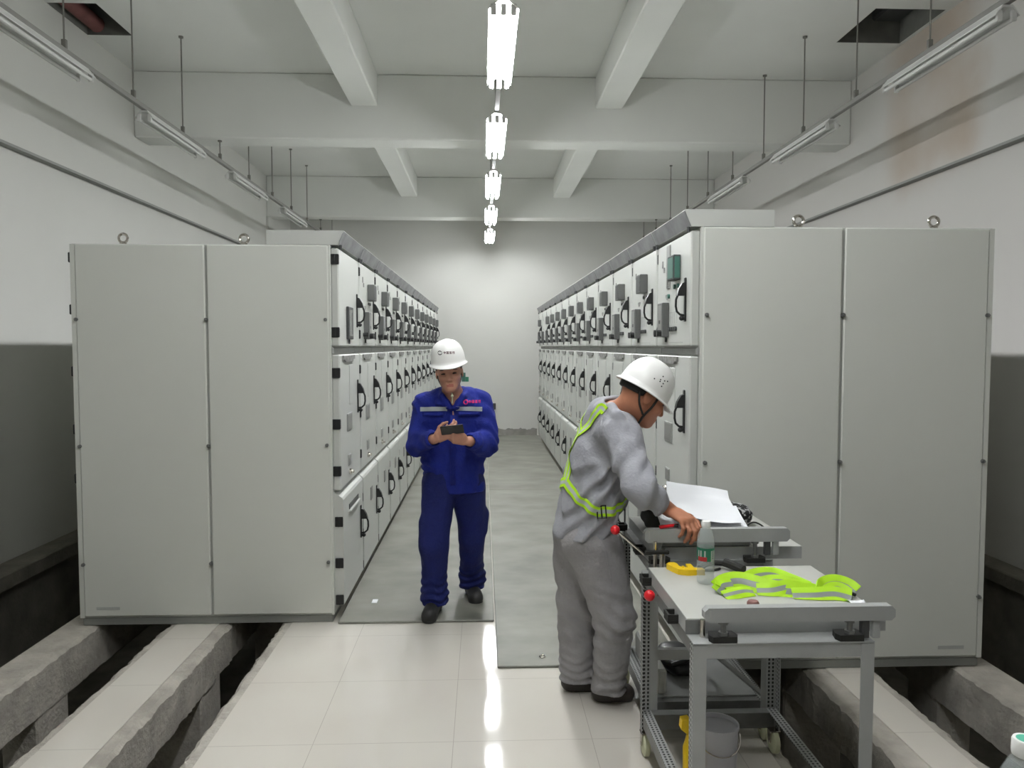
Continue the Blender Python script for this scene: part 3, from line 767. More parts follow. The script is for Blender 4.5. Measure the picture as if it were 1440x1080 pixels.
# ------------------------------------------------------------------ things on the trolleys
ZD = 0.822
def bottle_profile():
    return [(0.0, 0.002), (0.024, 0.0), (0.031, 0.006), (0.0325, 0.03), (0.031, 0.036), (0.0325, 0.042), (0.0325, 0.085), (0.0315, 0.088), (0.0315, 0.138), (0.0325, 0.142), (0.0322, 0.16), (0.029, 0.182), (0.021, 0.2), (0.0145, 0.21), (0.0135, 0.226)]
def shell(prof, t=0.0012):
    inner = [(max(0.0, r-t), z+(t if i == 0 else 0)) for i, (r, z) in enumerate(prof)]
    return prof+inner[::-1]
def make_bottle(c, label, sc=1.0, cap=True, lab=True):
    r = thing('water_bottle', label, 'bottle', c, 'water bottles')
    pr = [(a*sc, z*sc) for a, z in bottle_profile()]
    P(MB().lathe(shell(pr), c, 28), 'bottle_body', 'bottle', r, 1.2, fix=True)
    if lab:
        m = MB(); n = 40
        a0 = math.radians(-170)
        for k in range(n):
            t0 = a0+2*PI*k/n; t1 = a0+2*PI*(k+1)/n; tm = (t0+t1)/2
            d = math.degrees(tm) % 360
            rr = 0.0322
            def q(t, z): return (c[0]+rr*math.cos(t), c[1]+rr*math.sin(t), c[2]+z)
            for z0, z1, zone in ((0.089, 0.105, 0), (0.105, 0.128, 1), (0.128, 0.137, 2)):
                mi = 0
                if 200 < d < 265: mi = (1 if zone == 0 else (2 if int(d/7) % 2 and zone == 1 else 0)) if zone < 2 else 0
                if 285 < d < 325 and zone < 2: mi = 2
                m.add([q(t0, z0), q(t1, z0), q(t1, z1), q(t0, z1)], [(0, 1, 2, 3)], mi)
        P(m, 'label_band', ['lab_g', 'lab_r', 'pale'], r, 1.2)
        m = MB()
        for i in range(4):
            for jx, jz, w2, h2 in ((0, 0, .0045, .001), (0, .0022, .0045, .001), (0, .0044, .0045, .001)):
                a = math.radians(305); z = 0.098+i*0.0075+jz
                cx, cy = c[0]+0.0325*math.cos(a), c[1]+0.0325*math.sin(a)
                ux, uy = -math.sin(a), math.cos(a)
                m.add([(cx-ux*w2, cy-uy*w2, c[2]+z), (cx+ux*w2, cy+uy*w2, c[2]+z), (cx+ux*w2, cy+uy*w2, c[2]+z+h2), (cx-ux*w2, cy-uy*w2, c[2]+z+h2)], [(0, 1, 2, 3)])
        P(m, 'label_lettering', 'lab_g', r)
    if cap:
        z = c[2]+0.211*sc
        m = MB().lathe([(0.0165*sc, z-c[2]-0.0), (0.0172*sc, z-c[2]+0.004), (0.0168*sc, z-c[2]+0.019), (0.0155*sc, z-c[2]+0.0215), (0.012*sc, z-c[2]+0.0215), (0.0, z-c[2]+0.0195)], c, 26, 0, mis=[0, 0, 0, 0, 1])
        P(m, 'cap', ['cap_w', 'cap_w' if lab else 'cap_g'], r)
    return r
make_bottle((0.823, 2.70, ZD+0.0008), 'clear plastic water bottle with green and red label on the front trolley', 1.0, True, True)

# neon harness vest thrown on the deck: folded bands with a silver stripe along each
def band(m, pts, wd, tilt=0.0, th=0.004, stripe=0.32):
    Pp = [Vector(p) for p in pts]; n = len(Pp); rows = []
    for i, p in enumerate(Pp):
        t = (Pp[min(i+1, n-1)]-Pp[max(i-1, 0)]).normalized()
        tl = tilt[i] if isinstance(tilt, (list, tuple)) else tilt
        side = Vector((t.y, -t.x, 0)); side = side.normalized() if side.length > 1e-5 else Vector((1, 0, 0))
        side = (Matrix.Rotation(tl, 3, t) @ side).normalized(); nrm = side.cross(t).normalized()
        if nrm.z < 0: nrm = -nrm
        row = []
        for j, s in enumerate((-0.5, -stripe/2, stripe/2, 0.5)):
            row.append(p+side*s*wd+nrm*(0.004 if j in (1, 2) else 0.0))
        rows.append((row, nrm))
    vs = []; 
    for row, nrm in rows: vs += row+[q-nrm*th for q in row]
    fs = []; mi = []
    for i in range(n-1):
        a, b = i*8, (i+1)*8
        for j in range(3):
            fs.append((a+j, a+j+1, b+j+1, b+j)); mi.append(1 if j == 1 else 0)
            fs.append((a+4+j, b+4+j, b+5+j, a+5+j)); mi.append(0)
        fs.append((a, b, b+4, a+4)); mi.append(0); fs.append((a+3, a+7, b+7, b+3)); mi.append(0)
    o = len(m.v); m.v += [tuple(v) for v in vs]; m.f += [tuple(o+q for q in f) for f in fs]; m.mi += mi
def curve(ctrl, n=28):
    c = [Vector(p) for p in ctrl]; out = []
    c = [c[0]*2-c[1]]+c+[c[-1]*2-c[-2]]
    segs = len(c)-3; 
    for i in range(n):
        u = i/(n-1)*segs; k = min(int(u), segs-1); t = u-k
        p0, p1, p2, p3 = c[k:k+4]
        out.append(0.5*((2*p1)+(-p0+p2)*t+(2*p0-5*p1+4*p2-p3)*t*t+(-p0+3*p1-3*p2+p3)*t**3))
    return out
z = ZD
vr = thing('reflective_vest', 'crumpled neon yellow-green harness vest with silver stripes on the front trolley', 'safety vest', (1.05, 2.58, z))
specs = [
    ([(0.835, 2.60, z+.02), (0.87, 2.625, z+.045), (0.92, 2.63, z+.058), (0.97, 2.61, z+.045), (1.03, 2.575, z+.03), (1.1, 2.56, z+.022), (1.17, 2.55, z+.016)], 0.085, 0.95),
    ([(0.83, 2.58, z+.012), (0.845, 2.59, z+.03), (0.855, 2.60, z+.045), (0.89, 2.61, z+.05)], 0.07, 0.8),
    ([(0.84, 2.55, z+.008), (0.88, 2.555, z+.022), (0.92, 2.57, z+.024), (0.955, 2.58, z+.012)], 0.06, 0.5),
    ([(0.95, 2.66, z+.03), (1.0, 2.675, z+.06), (1.06, 2.68, z+.066), (1.11, 2.65, z+.042), (1.16, 2.60, z+.016)], 0.075, 0.9),
    ([(0.97, 2.585, z+.02), (1.02, 2.57, z+.03), (1.08, 2.575, z+.046), (1.13, 2.58, z+.03), (1.2, 2.55, z+.014)], 0.07, 0.85),
    ([(0.99, 2.63, z+.03), (1.05, 2.635, z+.05), (1.11, 2.615, z+.046), (1.17, 2.58, z+.02)], 0.065, 0.8),
    ([(1.13, 2.585, z+.012), (1.17, 2.60, z+.03), (1.155, 2.63, z+.046), (1.13, 2.62, z+.034), (1.14, 2.59, z+.02)], 0.04, 0.4),
    ([(1.08, 2.54, z+.012), (1.15, 2.525, z+.022), (1.22, 2.52, z+.03), (1.27, 2.50, z+.016)], 0.07, 0.9),
    ([(1.19, 2.545, z+.016), (1.21, 2.57, z+.045), (1.245, 2.575, z+.062), (1.28, 2.565, z+.05), (1.3, 2.54, z+.02)], 0.085, 1.0),
    ([(1.195, 2.53, z+.02), (1.22, 2.55, z+.04), (1.25, 2.555, z+.045), (1.275, 2.53, z+.02)], 0.06, 0.9),
]
for i, (c, wd, tl) in enumerate(specs):
    c = [(q[0], q[1]-0.01, z+(q[2]-z)*0.55) for q in c]; wd *= 0.85
    m = MB(); band(m, curve(c), wd, tl, stripe=0.3)
    lo = min(p[2] for p in m.v); 
    if lo < z+0.001: m.v = [(p[0], p[1], max(p[2], z+0.0008+0.0002*i)) for p in m.v]
    P(m, 'vest_band', ['neon', 'silver2'], vr, 0.7)
P(MB().tube(curve([(1.16, 2.56, z+.012), (1.2, 2.54, z+.028), (1.24, 2.53, z+.03), (1.3, 2.52, z+.01)], 14), 0.006, 8), 'vest_binding', 'rubber', vr)
# other things on the front deck
yl = MB(); Y0 = 2.83
outline = [(0.722, 2.88), (0.735, 2.898), (0.757, 2.898), (0.765, 2.88), (0.764, 2.85), (0.774, 2.83), (0.793, 2.823), (0.797, 2.875), (0.817, 2.875), (0.817, 2.823), (0.848, 2.823), (0.85, 2.795), (0.782, 2.79), (0.75, 2.805), (0.735, 2.84)]
yl.prism(outline, 'z', ZD+0.0005, ZD+0.022)
yl.cyl((0.775, 2.83, ZD+0.02), (0.775, 2.83, ZD+0.026), 0.006, 8)
solo('operating_handle', yl, 'yellow', 'yellow hook-shaped plastic handle lying on the front trolley', 'handle tool', smooth=0.5)
m = MB().tube(curve([(0.845, 2.85, ZD+0.012), (0.88, 2.875, ZD+0.02), (0.92, 2.885, ZD+0.022), (0.955, 2.865, ZD+0.025)], 14), 0.0115, 8)
m.tube([(0.95, 2.868, ZD+0.028), (0.975, 2.84, ZD+0.024), (1.002, 2.80, ZD+0.018)], 0.0175, 10); m.tube(curve([(0.84, 2.845, ZD+0.006), (0.89, 2.84, ZD+0.005), (0.93, 2.86, ZD+0.006)], 10), 0.005, 6)
solo('hand_torch', m, 'rubber', 'black hand tool with a strap behind the neon vest', 'hand tool')
solo('brown_knob', MB().lathe([(0, 0), (0.018, 0), (0.02, 0.004), (0.02, 0.024), (0.016, 0.03), (0, 0.03)], (0.90, 2.42, ZD), 16), 'pink_dirty', 'dusty brown cap on the front trolley behind its bar', 'cap')
pp = MB(); n = 7
g = [[(1.245+0.009*i+random.uniform(-.003, .003), 2.40+0.014*j+random.uniform(-.003, .003), ZD+0.004+0.03*max(0, math.sin(i*0.55+j*0.4))*random.uniform(0.5, 1)*(1-abs(i-3)/4)) for i in range(n)] for j in range(n)]
vs = [p for row in g for p in row]; fs = [(j*n+i, j*n+i+1, (j+1)*n+i+1, (j+1)*n+i) for j in range(n-1) for i in range(n-1)]
pp.add(vs, fs); pp.add([(p[0], p[1], p[2]-0.0015) for p in vs], [f[::-1] for f in fs])
solo('crumpled_paper', pp, 'paper', 'crumpled white paper at the end of the neon vest', 'paper', smooth=0.2)

# far trolley: mottled bag, papers, small tools
ZE = 0.848
def lump(c, rx, ry, rz, seed, n=26, amp=0.12, sq=2.6):
    rs = np.random.RandomState(seed); ph = rs.uniform(0, 6, 8)
    m = MB(); vs = []
    for i in range(n+1):
        t = PI*i/n
        for k in range(2*n):
            a = PI*k/n
            def sp(v): return math.copysign(abs(v)**(2/sq), v)
            x, y, zz = sp(math.sin(t))*sp(math.cos(a)), sp(math.sin(t))*sp(math.sin(a)), -sp(math.cos(t))
            d = 1+amp*(math.sin(4*x+ph[0]+2*y)*0.5+math.sin(6*y+ph[1]+3*zz)*0.4+math.sin(9*x-5*zz+ph[2])*0.3)
            vs.append((c[0]+rx*x*d, c[1]+ry*y*d, max(c[2], c[2]+rz*(1+zz*d))))
    mm = 2*n
    m.add(vs, [(i*mm+k, i*mm+(k+1) % mm, (i+1)*mm+(k+1) % mm, (i+1)*mm+k) for i in range(n) for k in range(mm)])
    return m
solo('patterned_bag', lump((1.12, 3.47, ZE+0.0005), 0.145, 0.12, 0.055, 3, amp=0.1), 'bag', 'black and white mottled cloth bag under the papers', 'bag', smooth=1.0)
solo('black_bag', lump((0.81, 3.40, ZE+0.0005), 0.07, 0.15, 0.062, 5, amp=0.1), 'rubber', 'dark cloth bag on the trolley beside the person in grey', 'bag', smooth=1.0)
def sheet(nm, label, P00, P10, P11, P01, curl, seed, zoff=0.0, lift=0.0):
    m = MB(); n = 16; rs = np.random.RandomState(seed); vs = []
    for j in range(n+1):
        v = j/n
        for i in range(n+1):
            u = i/n
            p = Vector(P00)*(1-u)*(1-v)+Vector(P10)*u*(1-v)+Vector(P11)*u*v+Vector(P01)*(1-u)*v
            p.z += zoff+0.010*math.sin(u*5+seed)*math.sin(v*4+seed*2)+curl*max(0, v-0.85)**1.3*2.5+lift*(u-0.5)**2
            vs.append(tuple(p))
    fs = [(j*(n+1)+i, j*(n+1)+i+1, (j+1)*(n+1)+i+1, (j+1)*(n+1)+i) for j in range(n) for i in range(n)]
    m.add(vs, fs); m.add([(p[0], p[1], p[2]-0.0008) for p in vs], [f[::-1] for f in fs])
    solo(nm, m, 'paper', label, 'paper', 'papers on the far trolley', smooth=1.0)
sheet('paper_sheet', 'large white paper sheet curling at its far edge, topmost on the trolley', (0.80, 3.14, 0.968), (1.10, 3.11, 0.952), (1.155, 3.46, 0.992), (0.88, 3.53, 1.03), 0.12, 1)
sheet('paper_sheet', 'white paper sheet lying under the large one at its right corner', (0.93, 3.12, 0.925), (1.14, 3.105, 0.905), (1.17, 3.38, 0.966), (0.97, 3.40, 0.972), 0.0, 4)
sheet('paper_sheet', 'white paper corner poking out under the sleeve of the person in grey', (0.755, 3.12, 0.93), (0.86, 3.10, 0.93), (0.88, 3.30, 0.985), (0.775, 3.32, 0.99), 0.0, 7)
m = MB().box(0.735, 3.098, ZE+0.0005, 1.14, 3.18, ZE+0.045, 0.006)
solo('flat_case', m, 'steeld', 'flat grey case lying behind the bar of the trolley with papers', 'case')
m = MB().tube(curve([(1.14, 3.2, ZE+0.05), (1.19, 3.22, ZE+0.075), (1.23, 3.2, ZE+0.06), (1.27, 3.16, ZE+0.006)], 18), 0.004, 6)
solo('cable_loop', m, 'rubber', 'thin black cable looped off the mottled bag', 'cable')
m = MB().tube([(0.735, 3.06, 0.948), (0.78, 3.062, 0.95), (0.815, 3.058, 0.951)], 0.007, 8, 0).tube([(0.735, 3.045, 0.948), (0.78, 3.056, 0.951), (0.815, 3.066, 0.951)], 0.007, 8, 1)
solo('pliers', m, ['rubber', 'red'], 'red and black pliers lying on the bar beside the gripping hand', 'pliers')
# valve fitting at the far trolley's left corner
m = MB().cyl((0.705, 3.0, 0.7945), (0.705, 3.0, 0.9), 0.008, 10, 0); m.box(0.66, 2.985, 0.85, 0.76, 3.0, 0.866, 0.003, 1).cyl((0.735, 3.0, 0.7945), (0.735, 3.0, 0.86), 0.012, 10, 0)
solo('locking_pin', m, ['chrome', 'rubber'], 'steel locking pin with black crossbar between the two trolleys', 'pin')
# lower shelf and floor things
m = lump((0.915, 3.42, 0.187), 0.085, 0.15, 0.045, 9, amp=0.05)
m.tube(curve([(0.86, 3.3, 0.25), (0.93, 3.28, 0.29), (1.0, 3.32, 0.34), (1.0, 3.42, 0.28)], 16), 0.013, 8)
solo('tool_bag', m, 'black', 'black tool bag with a handle on the lower shelf', 'bag', smooth=1.0)
m = MB().box(0.75, 3.14, 0.187, 0.795, 3.6, 0.3, 0.01)
solo('white_carton', m, 'deck', 'pale carton on the lower shelf beside the black tool bag', 'carton')
bc = (0.885, 2.73, 0.0)
bk = thing('paint_bucket', 'grey-white paint bucket on the floor under the front trolley', 'bucket', bc)
P(MB().lathe([(0, 0.0), (0.068, 0.0), (0.07, 0.004), (0.077, 0.262), (0.081, 0.264), (0.081, 0.275), (0.074, 0.276), (0.0725, 0.262), (0.0, 0.256)], bc, 32), 'bucket_body', 'bucket', bk)
P(MB().tube([(bc[0]+0.082*math.cos(a), bc[1]+0.082*math.sin(a)*0.9-0.01, 0.235-0.05*max(0, -math.sin(a))) for a in np.linspace(-PI, 0, 18)], 0.0025, 6), 'bucket_handle', 'chrome', bk)
m = MB().lathe([(0, 0), (0.026, 0), (0.028, 0.006), (0.028, 0.2), (0.018, 0.235), (0.014, 0.255), (0, 0.255)], (0.775, 2.70, 0.0), 18)
m.prism([(0.735, 0.275), (0.765, 0.250), (0.79, 0.252), (0.792, 0.285), (0.765, 0.315), (0.738, 0.31)], 'y', 2.683, 2.717)
solo('spray_tool', m, 'yellow', 'yellow hand tool standing beside the paint bucket under the trolley', 'hand tool', smooth=0.5)
# bottle at the frame corner, on a tool cabinet beside the camera
tc = thing('tool_cabinet', 'grey steel tool cabinet carrying the white-capped bottle', 'tool cabinet', (0.82, 0.86, 0))
P(MB().box(0.58, 0.66, 0.06, 1.06, 1.02, 0.9515, 0.006), 'cabinet_body', 'steel', tc)
P(MB().box(0.6, 0.68, 0, 1.04, 1.0, 0.06), 'plinth', 'rubber', tc)
for i in range(4):
    dq = P(MB().box(0.6, 1.0201, 0.09+i*0.22, 1.04, 1.032, 0.29+i*0.22, 0.004), 'drawer', 'panel', tc)
    P(MB().box(0.74, 1.032, 0.2+i*0.22, 0.9, 1.046, 0.215+i*0.22, 0.003), 'drawer_handle', 'black', tc, parent=dq)
make_bottle((0.7135, 0.93, 0.952), 'clear bottle with white and green cap at the bottom right corner', 1.0, True, False)

# ------------------------------------------------------------------ people: smooth distance fields, meshed with surface nets
V3 = lambda *a: np.array(a, dtype=float)
def unit_(v): v = np.asarray(v, float); return v/np.linalg.norm(v)
def vnoise(X, Y, Z, seed=0):
    rs = np.random.RandomState(seed); T = rs.rand(32, 32, 32).astype(np.float32)
    xi, yi, zi = np.floor(X).astype(int), np.floor(Y).astype(int), np.floor(Z).astype(int)
    fx, fy, fz = X-xi, Y-yi, Z-zi
    fx, fy, fz = [t*t*(3-2*t) for t in (fx, fy, fz)]
    g = lambda a, b, c: T[(xi+a) & 31, (yi+b) & 31, (zi+c) & 31]
    c00 = g(0, 0, 0)*(1-fx)+g(1, 0, 0)*fx; c10 = g(0, 1, 0)*(1-fx)+g(1, 1, 0)*fx
    c01 = g(0, 0, 1)*(1-fx)+g(1, 0, 1)*fx; c11 = g(0, 1, 1)*(1-fx)+g(1, 1, 1)*fx
    return (c00*(1-fy)+c10*fy)*(1-fz)+(c01*(1-fy)+c11*fy)*fz - 0.5
class SDF:
    def __init__(s, lo, hi, h):
        s.lo = np.array(lo, float); s.h = h
        s.n = np.ceil((np.array(hi)-s.lo)/h).astype(int)+1
        s.F = np.full(s.n, 5.0, np.float32)
    def blk(s, lo, hi):
        a = np.clip(np.floor((np.array(lo)-s.lo)/s.h).astype(int), 0, s.n-1); b = np.clip(np.ceil((np.array(hi)-s.lo)/s.h).astype(int)+1, 1, s.n)
        if np.any(b <= a): return None
        ax = [(s.lo[k]+s.h*np.arange(a[k], b[k])).astype(np.float32) for k in range(3)]
        return tuple(slice(a[k], b[k]) for k in range(3)), ax[0][:, None, None], ax[1][None, :, None], ax[2][None, None, :]
    def comb(s, fn, lo, hi, k, op):
        B = s.blk(lo, hi)
        if B is None: return s
        sl, X, Y, Z = B
        d = fn(X, Y, Z); a = s.F[sl]
        if op == 'u':
            h = np.clip(0.5+0.5*(a-d)/k, 0, 1); s.F[sl] = a*(1-h)+d*h-k*h*(1-h)
        elif op == 's':
            h = np.clip(0.5-0.5*(a+d)/k, 0, 1); s.F[sl] = a*(1-h)-d*h+k*h*(1-h)
        else:
            h = np.clip(0.5-0.5*(d-a)/k, 0, 1); s.F[sl] = d*(1-h)+a*h+k*h*(1-h)
        return s
    def rc(s, a, b, ra, rb=None, k=0.02, sq=None, op='u'):
        rb = ra if rb is None else rb
        a, b = np.asarray(a, float), np.asarray(b, float); ab = b-a; L2 = max(1e-9, ab@ab)
        mx = max(ra, rb)*max(1, sq[1] if sq else 1)+k+0.02
        def fn(X, Y, Z):
            px, py, pz = X-a[0], Y-a[1], Z-a[2]
            t = np.clip((px*ab[0]+py*ab[1]+pz*ab[2])/L2, 0, 1)
            qx, qy, qz = px-t*ab[0], py-t*ab[1], pz-t*ab[2]
            d2 = qx*qx+qy*qy+qz*qz
            if sq:
                ax = unit_(sq[0]); e = qx*ax[0]+qy*ax[1]+qz*ax[2]
                d2 = d2+(1/sq[1]**2-1)*e*e
                return (np.sqrt(np.maximum(d2, 1e-12))-(ra+(rb-ra)*t))*min(1, sq[1])
            return np.sqrt(d2)-(ra+(rb-ra)*t)
        return s.comb(fn, np.minimum(a, b)-mx, np.maximum(a, b)+mx, k, op)
    def ell(s, c, r, R=None, k=0.02, op='u'):
        c = np.asarray(c, float); r = np.asarray(r, float); R = np.eye(3) if R is None else np.array(R, float)
        m = max(r)+k+0.02
        def fn(X, Y, Z):
            p = (X-c[0], Y-c[1], Z-c[2]); q = 0
            for i in range(3):
                e = (p[0]*R[i][0]+p[1]*R[i][1]+p[2]*R[i][2])/r[i]; q = q+e*e
            q = np.sqrt(np.maximum(q, 1e-9)); return (q-1)*min(r)
        return s.comb(fn, c-m, c+m, k, op)
    def plane(s, p, n, k=0.01):
        """keep the side the normal points away from"""
        p = np.asarray(p, float); n = unit_(n)
        fn = lambda X, Y, Z: (X-p[0])*n[0]+(Y-p[1])*n[1]+(Z-p[2])*n[2]
        return s.comb(fn, s.lo-1, s.lo+s.h*(s.n+1)+1, k, 'i')
    def warp(s, fn):
        sl, X, Y, Z = s.blk(s.lo, s.lo+s.h*s.n)
        near = np.abs(s.F) < 0.05
        i = np.nonzero(near); x = s.lo[0]+s.h*i[0]; y = s.lo[1]+s.h*i[1]; z = s.lo[2]+s.h*i[2]
        s.F[i] += fn(x, y, z).astype(np.float32); return s
    def nets(s):
        F = s.F; F[0] = F[-1] = np.maximum(F[0], .01); F[:, 0] = np.maximum(F[:, 0], .01); F[:, -1] = np.maximum(F[:, -1], .01); F[:, :, 0] = np.maximum(F[:, :, 0], .01); F[:, :, -1] = np.maximum(F[:, :, -1], .01)
        I = F < 0; c = np.zeros(np.array(F.shape)-1, np.int8)
        for dx in (0, 1):
            for dy in (0, 1):
                for dz in (0, 1): c += I[dx:dx+c.shape[0], dy:dy+c.shape[1], dz:dz+c.shape[2]]
        act = (c > 0) & (c < 8); ids = np.argwhere(act); num = np.full(act.shape, -1, np.int32); num[act] = np.arange(len(ids))
        acc = np.zeros((len(ids), 3)); cnt = np.zeros(len(ids))
        cor = [(a, b, d) for a in (0, 1) for b in (0, 1) for d in (0, 1)]
        val = {q: F[ids[:, 0]+q[0], ids[:, 1]+q[1], ids[:, 2]+q[2]] for q in cor}
        for q in cor:
            for ax in range(3):
                if q[ax]: continue
                q2 = list(q); q2[ax] = 1; q2 = tuple(q2)
                v0, v1 = val[q], val[q2]; m = (v0 < 0) != (v1 < 0)
                t = np.where(m, v0/np.where(m, v0-v1, 1), 0)
                pos = np.tile(np.array(q, float), (len(ids), 1)); pos[:, ax] += t
                acc[m] += pos[m]; cnt[m] += 1
        V = s.lo+s.h*(ids+acc/cnt[:, None])
        Q = []
        for ax in range(3):
            o1, o2 = [(1, 2), (2, 0), (0, 1)][ax]
            sh = list(F.shape); a = [slice(None)]*3; b = [slice(None)]*3; a[ax] = slice(0, -1); b[ax] = slice(1, None)
            ch = I[tuple(a)] != I[tuple(b)]
            e = np.argwhere(ch); e = e[(e[:, o1] > 0) & (e[:, o2] > 0) & (e[:, o1] < F.shape[o1]-1) & (e[:, o2] < F.shape[o2]-1)]
            ins = I[e[:, 0], e[:, 1], e[:, 2]]
            def cell(d1, d2):
                f = e.copy(); f[:, o1] += d1; f[:, o2] += d2; return num[f[:, 0], f[:, 1], f[:, 2]]
            q = np.stack([cell(-1, -1), cell(0, -1), cell(0, 0), cell(-1, 0)], 1)
            q[~ins] = q[~ins][:, ::-1]; Q.append(q)
        return V, np.concatenate(Q)
    def mesh(s, name, mats, origin, smooth_it=1, matfn=None):
        V, Q = s.nets()
        if smooth_it:
            n = len(V); e = np.concatenate([Q[:, [0, 1]], Q[:, [1, 2]], Q[:, [2, 3]], Q[:, [3, 0]]])
            deg = np.bincount(e.ravel(), minlength=n)
            for _ in range(smooth_it):
                S = np.zeros_like(V)
                for k in range(3):
                    S[:, k] = np.bincount(e[:, 0], V[e[:, 1], k], n)+np.bincount(e[:, 1], V[e[:, 0], k], n)
                V = V*0.5+0.5*S/np.maximum(deg, 1)[:, None]
        me = bpy.data.meshes.new(name); W_ = V-np.array(origin)
        me.vertices.add(len(V)); me.vertices.foreach_set('co', W_.ravel().astype(np.float32))
        me.loops.add(len(Q)*4); me.polygons.add(len(Q))
        me.loops.foreach_set('vertex_index', Q.ravel().astype(np.int32))
        me.polygons.foreach_set('loop_start', np.arange(0, len(Q)*4, 4, dtype=np.int32))
        for m in (mats if isinstance(mats, (list, tuple)) else [mats]): me.materials.append(M_[m])
        if matfn is not None:
            me.polygons.foreach_set('material_index', matfn(V[Q].mean(1)).astype(np.int32))
        me.update(calc_edges=True); me.validate(); me.shade_smooth()
        s.bvh = BVHTree.FromPolygons([tuple(v) for v in V], [tuple(int(k) for k in q) for q in Q])
        return me
def SP(sdf, name, mats, root, it=1, parent=None, matfn=None):
    return link(name, sdf.mesh(name, mats, ORIG[root.name], it, matfn), parent or root)

def hand(S, wr, fw, nr, th, curl, spread=0.1, k=0.006, thumb_in=0.6, sc=1.0):
    """wr wrist, fw along the palm, nr back-of-hand normal, th towards the thumb; curl = three joint angles per finger"""
    wr = np.asarray(wr, float); fw, nr, th = unit_(fw), unit_(nr), unit_(th)
    P0 = wr+fw*0.02*sc
    for off, ln in ((0.026, 0.086), (0.009, 0.09), (-0.009, 0.086), (-0.026, 0.078)):
        S.rc(P0+th*off*0.75*sc, wr+(fw*ln+th*off)*sc, 0.0165*sc, 0.0115*sc, 0.012, (nr, 0.85))
    L = ((0.028, 0.043, 0.026, 0.02), (0.0095, 0.047, 0.03, 0.022), (-0.0095, 0.043, 0.028, 0.021), (-0.0275, 0.033, 0.021, 0.018))
    base = ((0.086), (0.09), (0.086), (0.078))
    for i, (off, a, b, c) in enumerate(L):
        p = wr+(fw*base[i]+th*off)*sc; ang = 0.0; d0 = unit_(fw+th*off*spread*10)
        cu = curl[i] if isinstance(curl[0], (list, tuple)) else curl
        r = 0.0092*sc if i < 3 else 0.0078*sc
        for j, ln in enumerate((a, b, c)):
            ang += cu[j]
            d = d0*math.cos(ang)-nr*math.sin(ang); q = p+d*ln*sc
            S.rc(p, q, r, r*0.92, k); p = q; r *= 0.93
    t0 = wr+(fw*0.022+th*0.022-nr*0.004)*sc
    d1 = unit_(fw*0.75+th*0.75-nr*0.25*thumb_in); t1 = t0+d1*0.042*sc
    d2 = unit_(fw*0.9+th*0.25-nr*0.5*thumb_in); t2 = t1+d2*0.032*sc
    d3 = unit_(fw*0.95-th*0.15-nr*0.6*thumb_in); t3 = t2+d3*0.026*sc
    S.rc(t0, t1, 0.0155*sc, 0.011*sc, 0.012); S.rc(t1, t2, 0.0105*sc, 0.0095*sc, k); S.rc(t2, t3, 0.0095*sc, 0.008*sc, k)

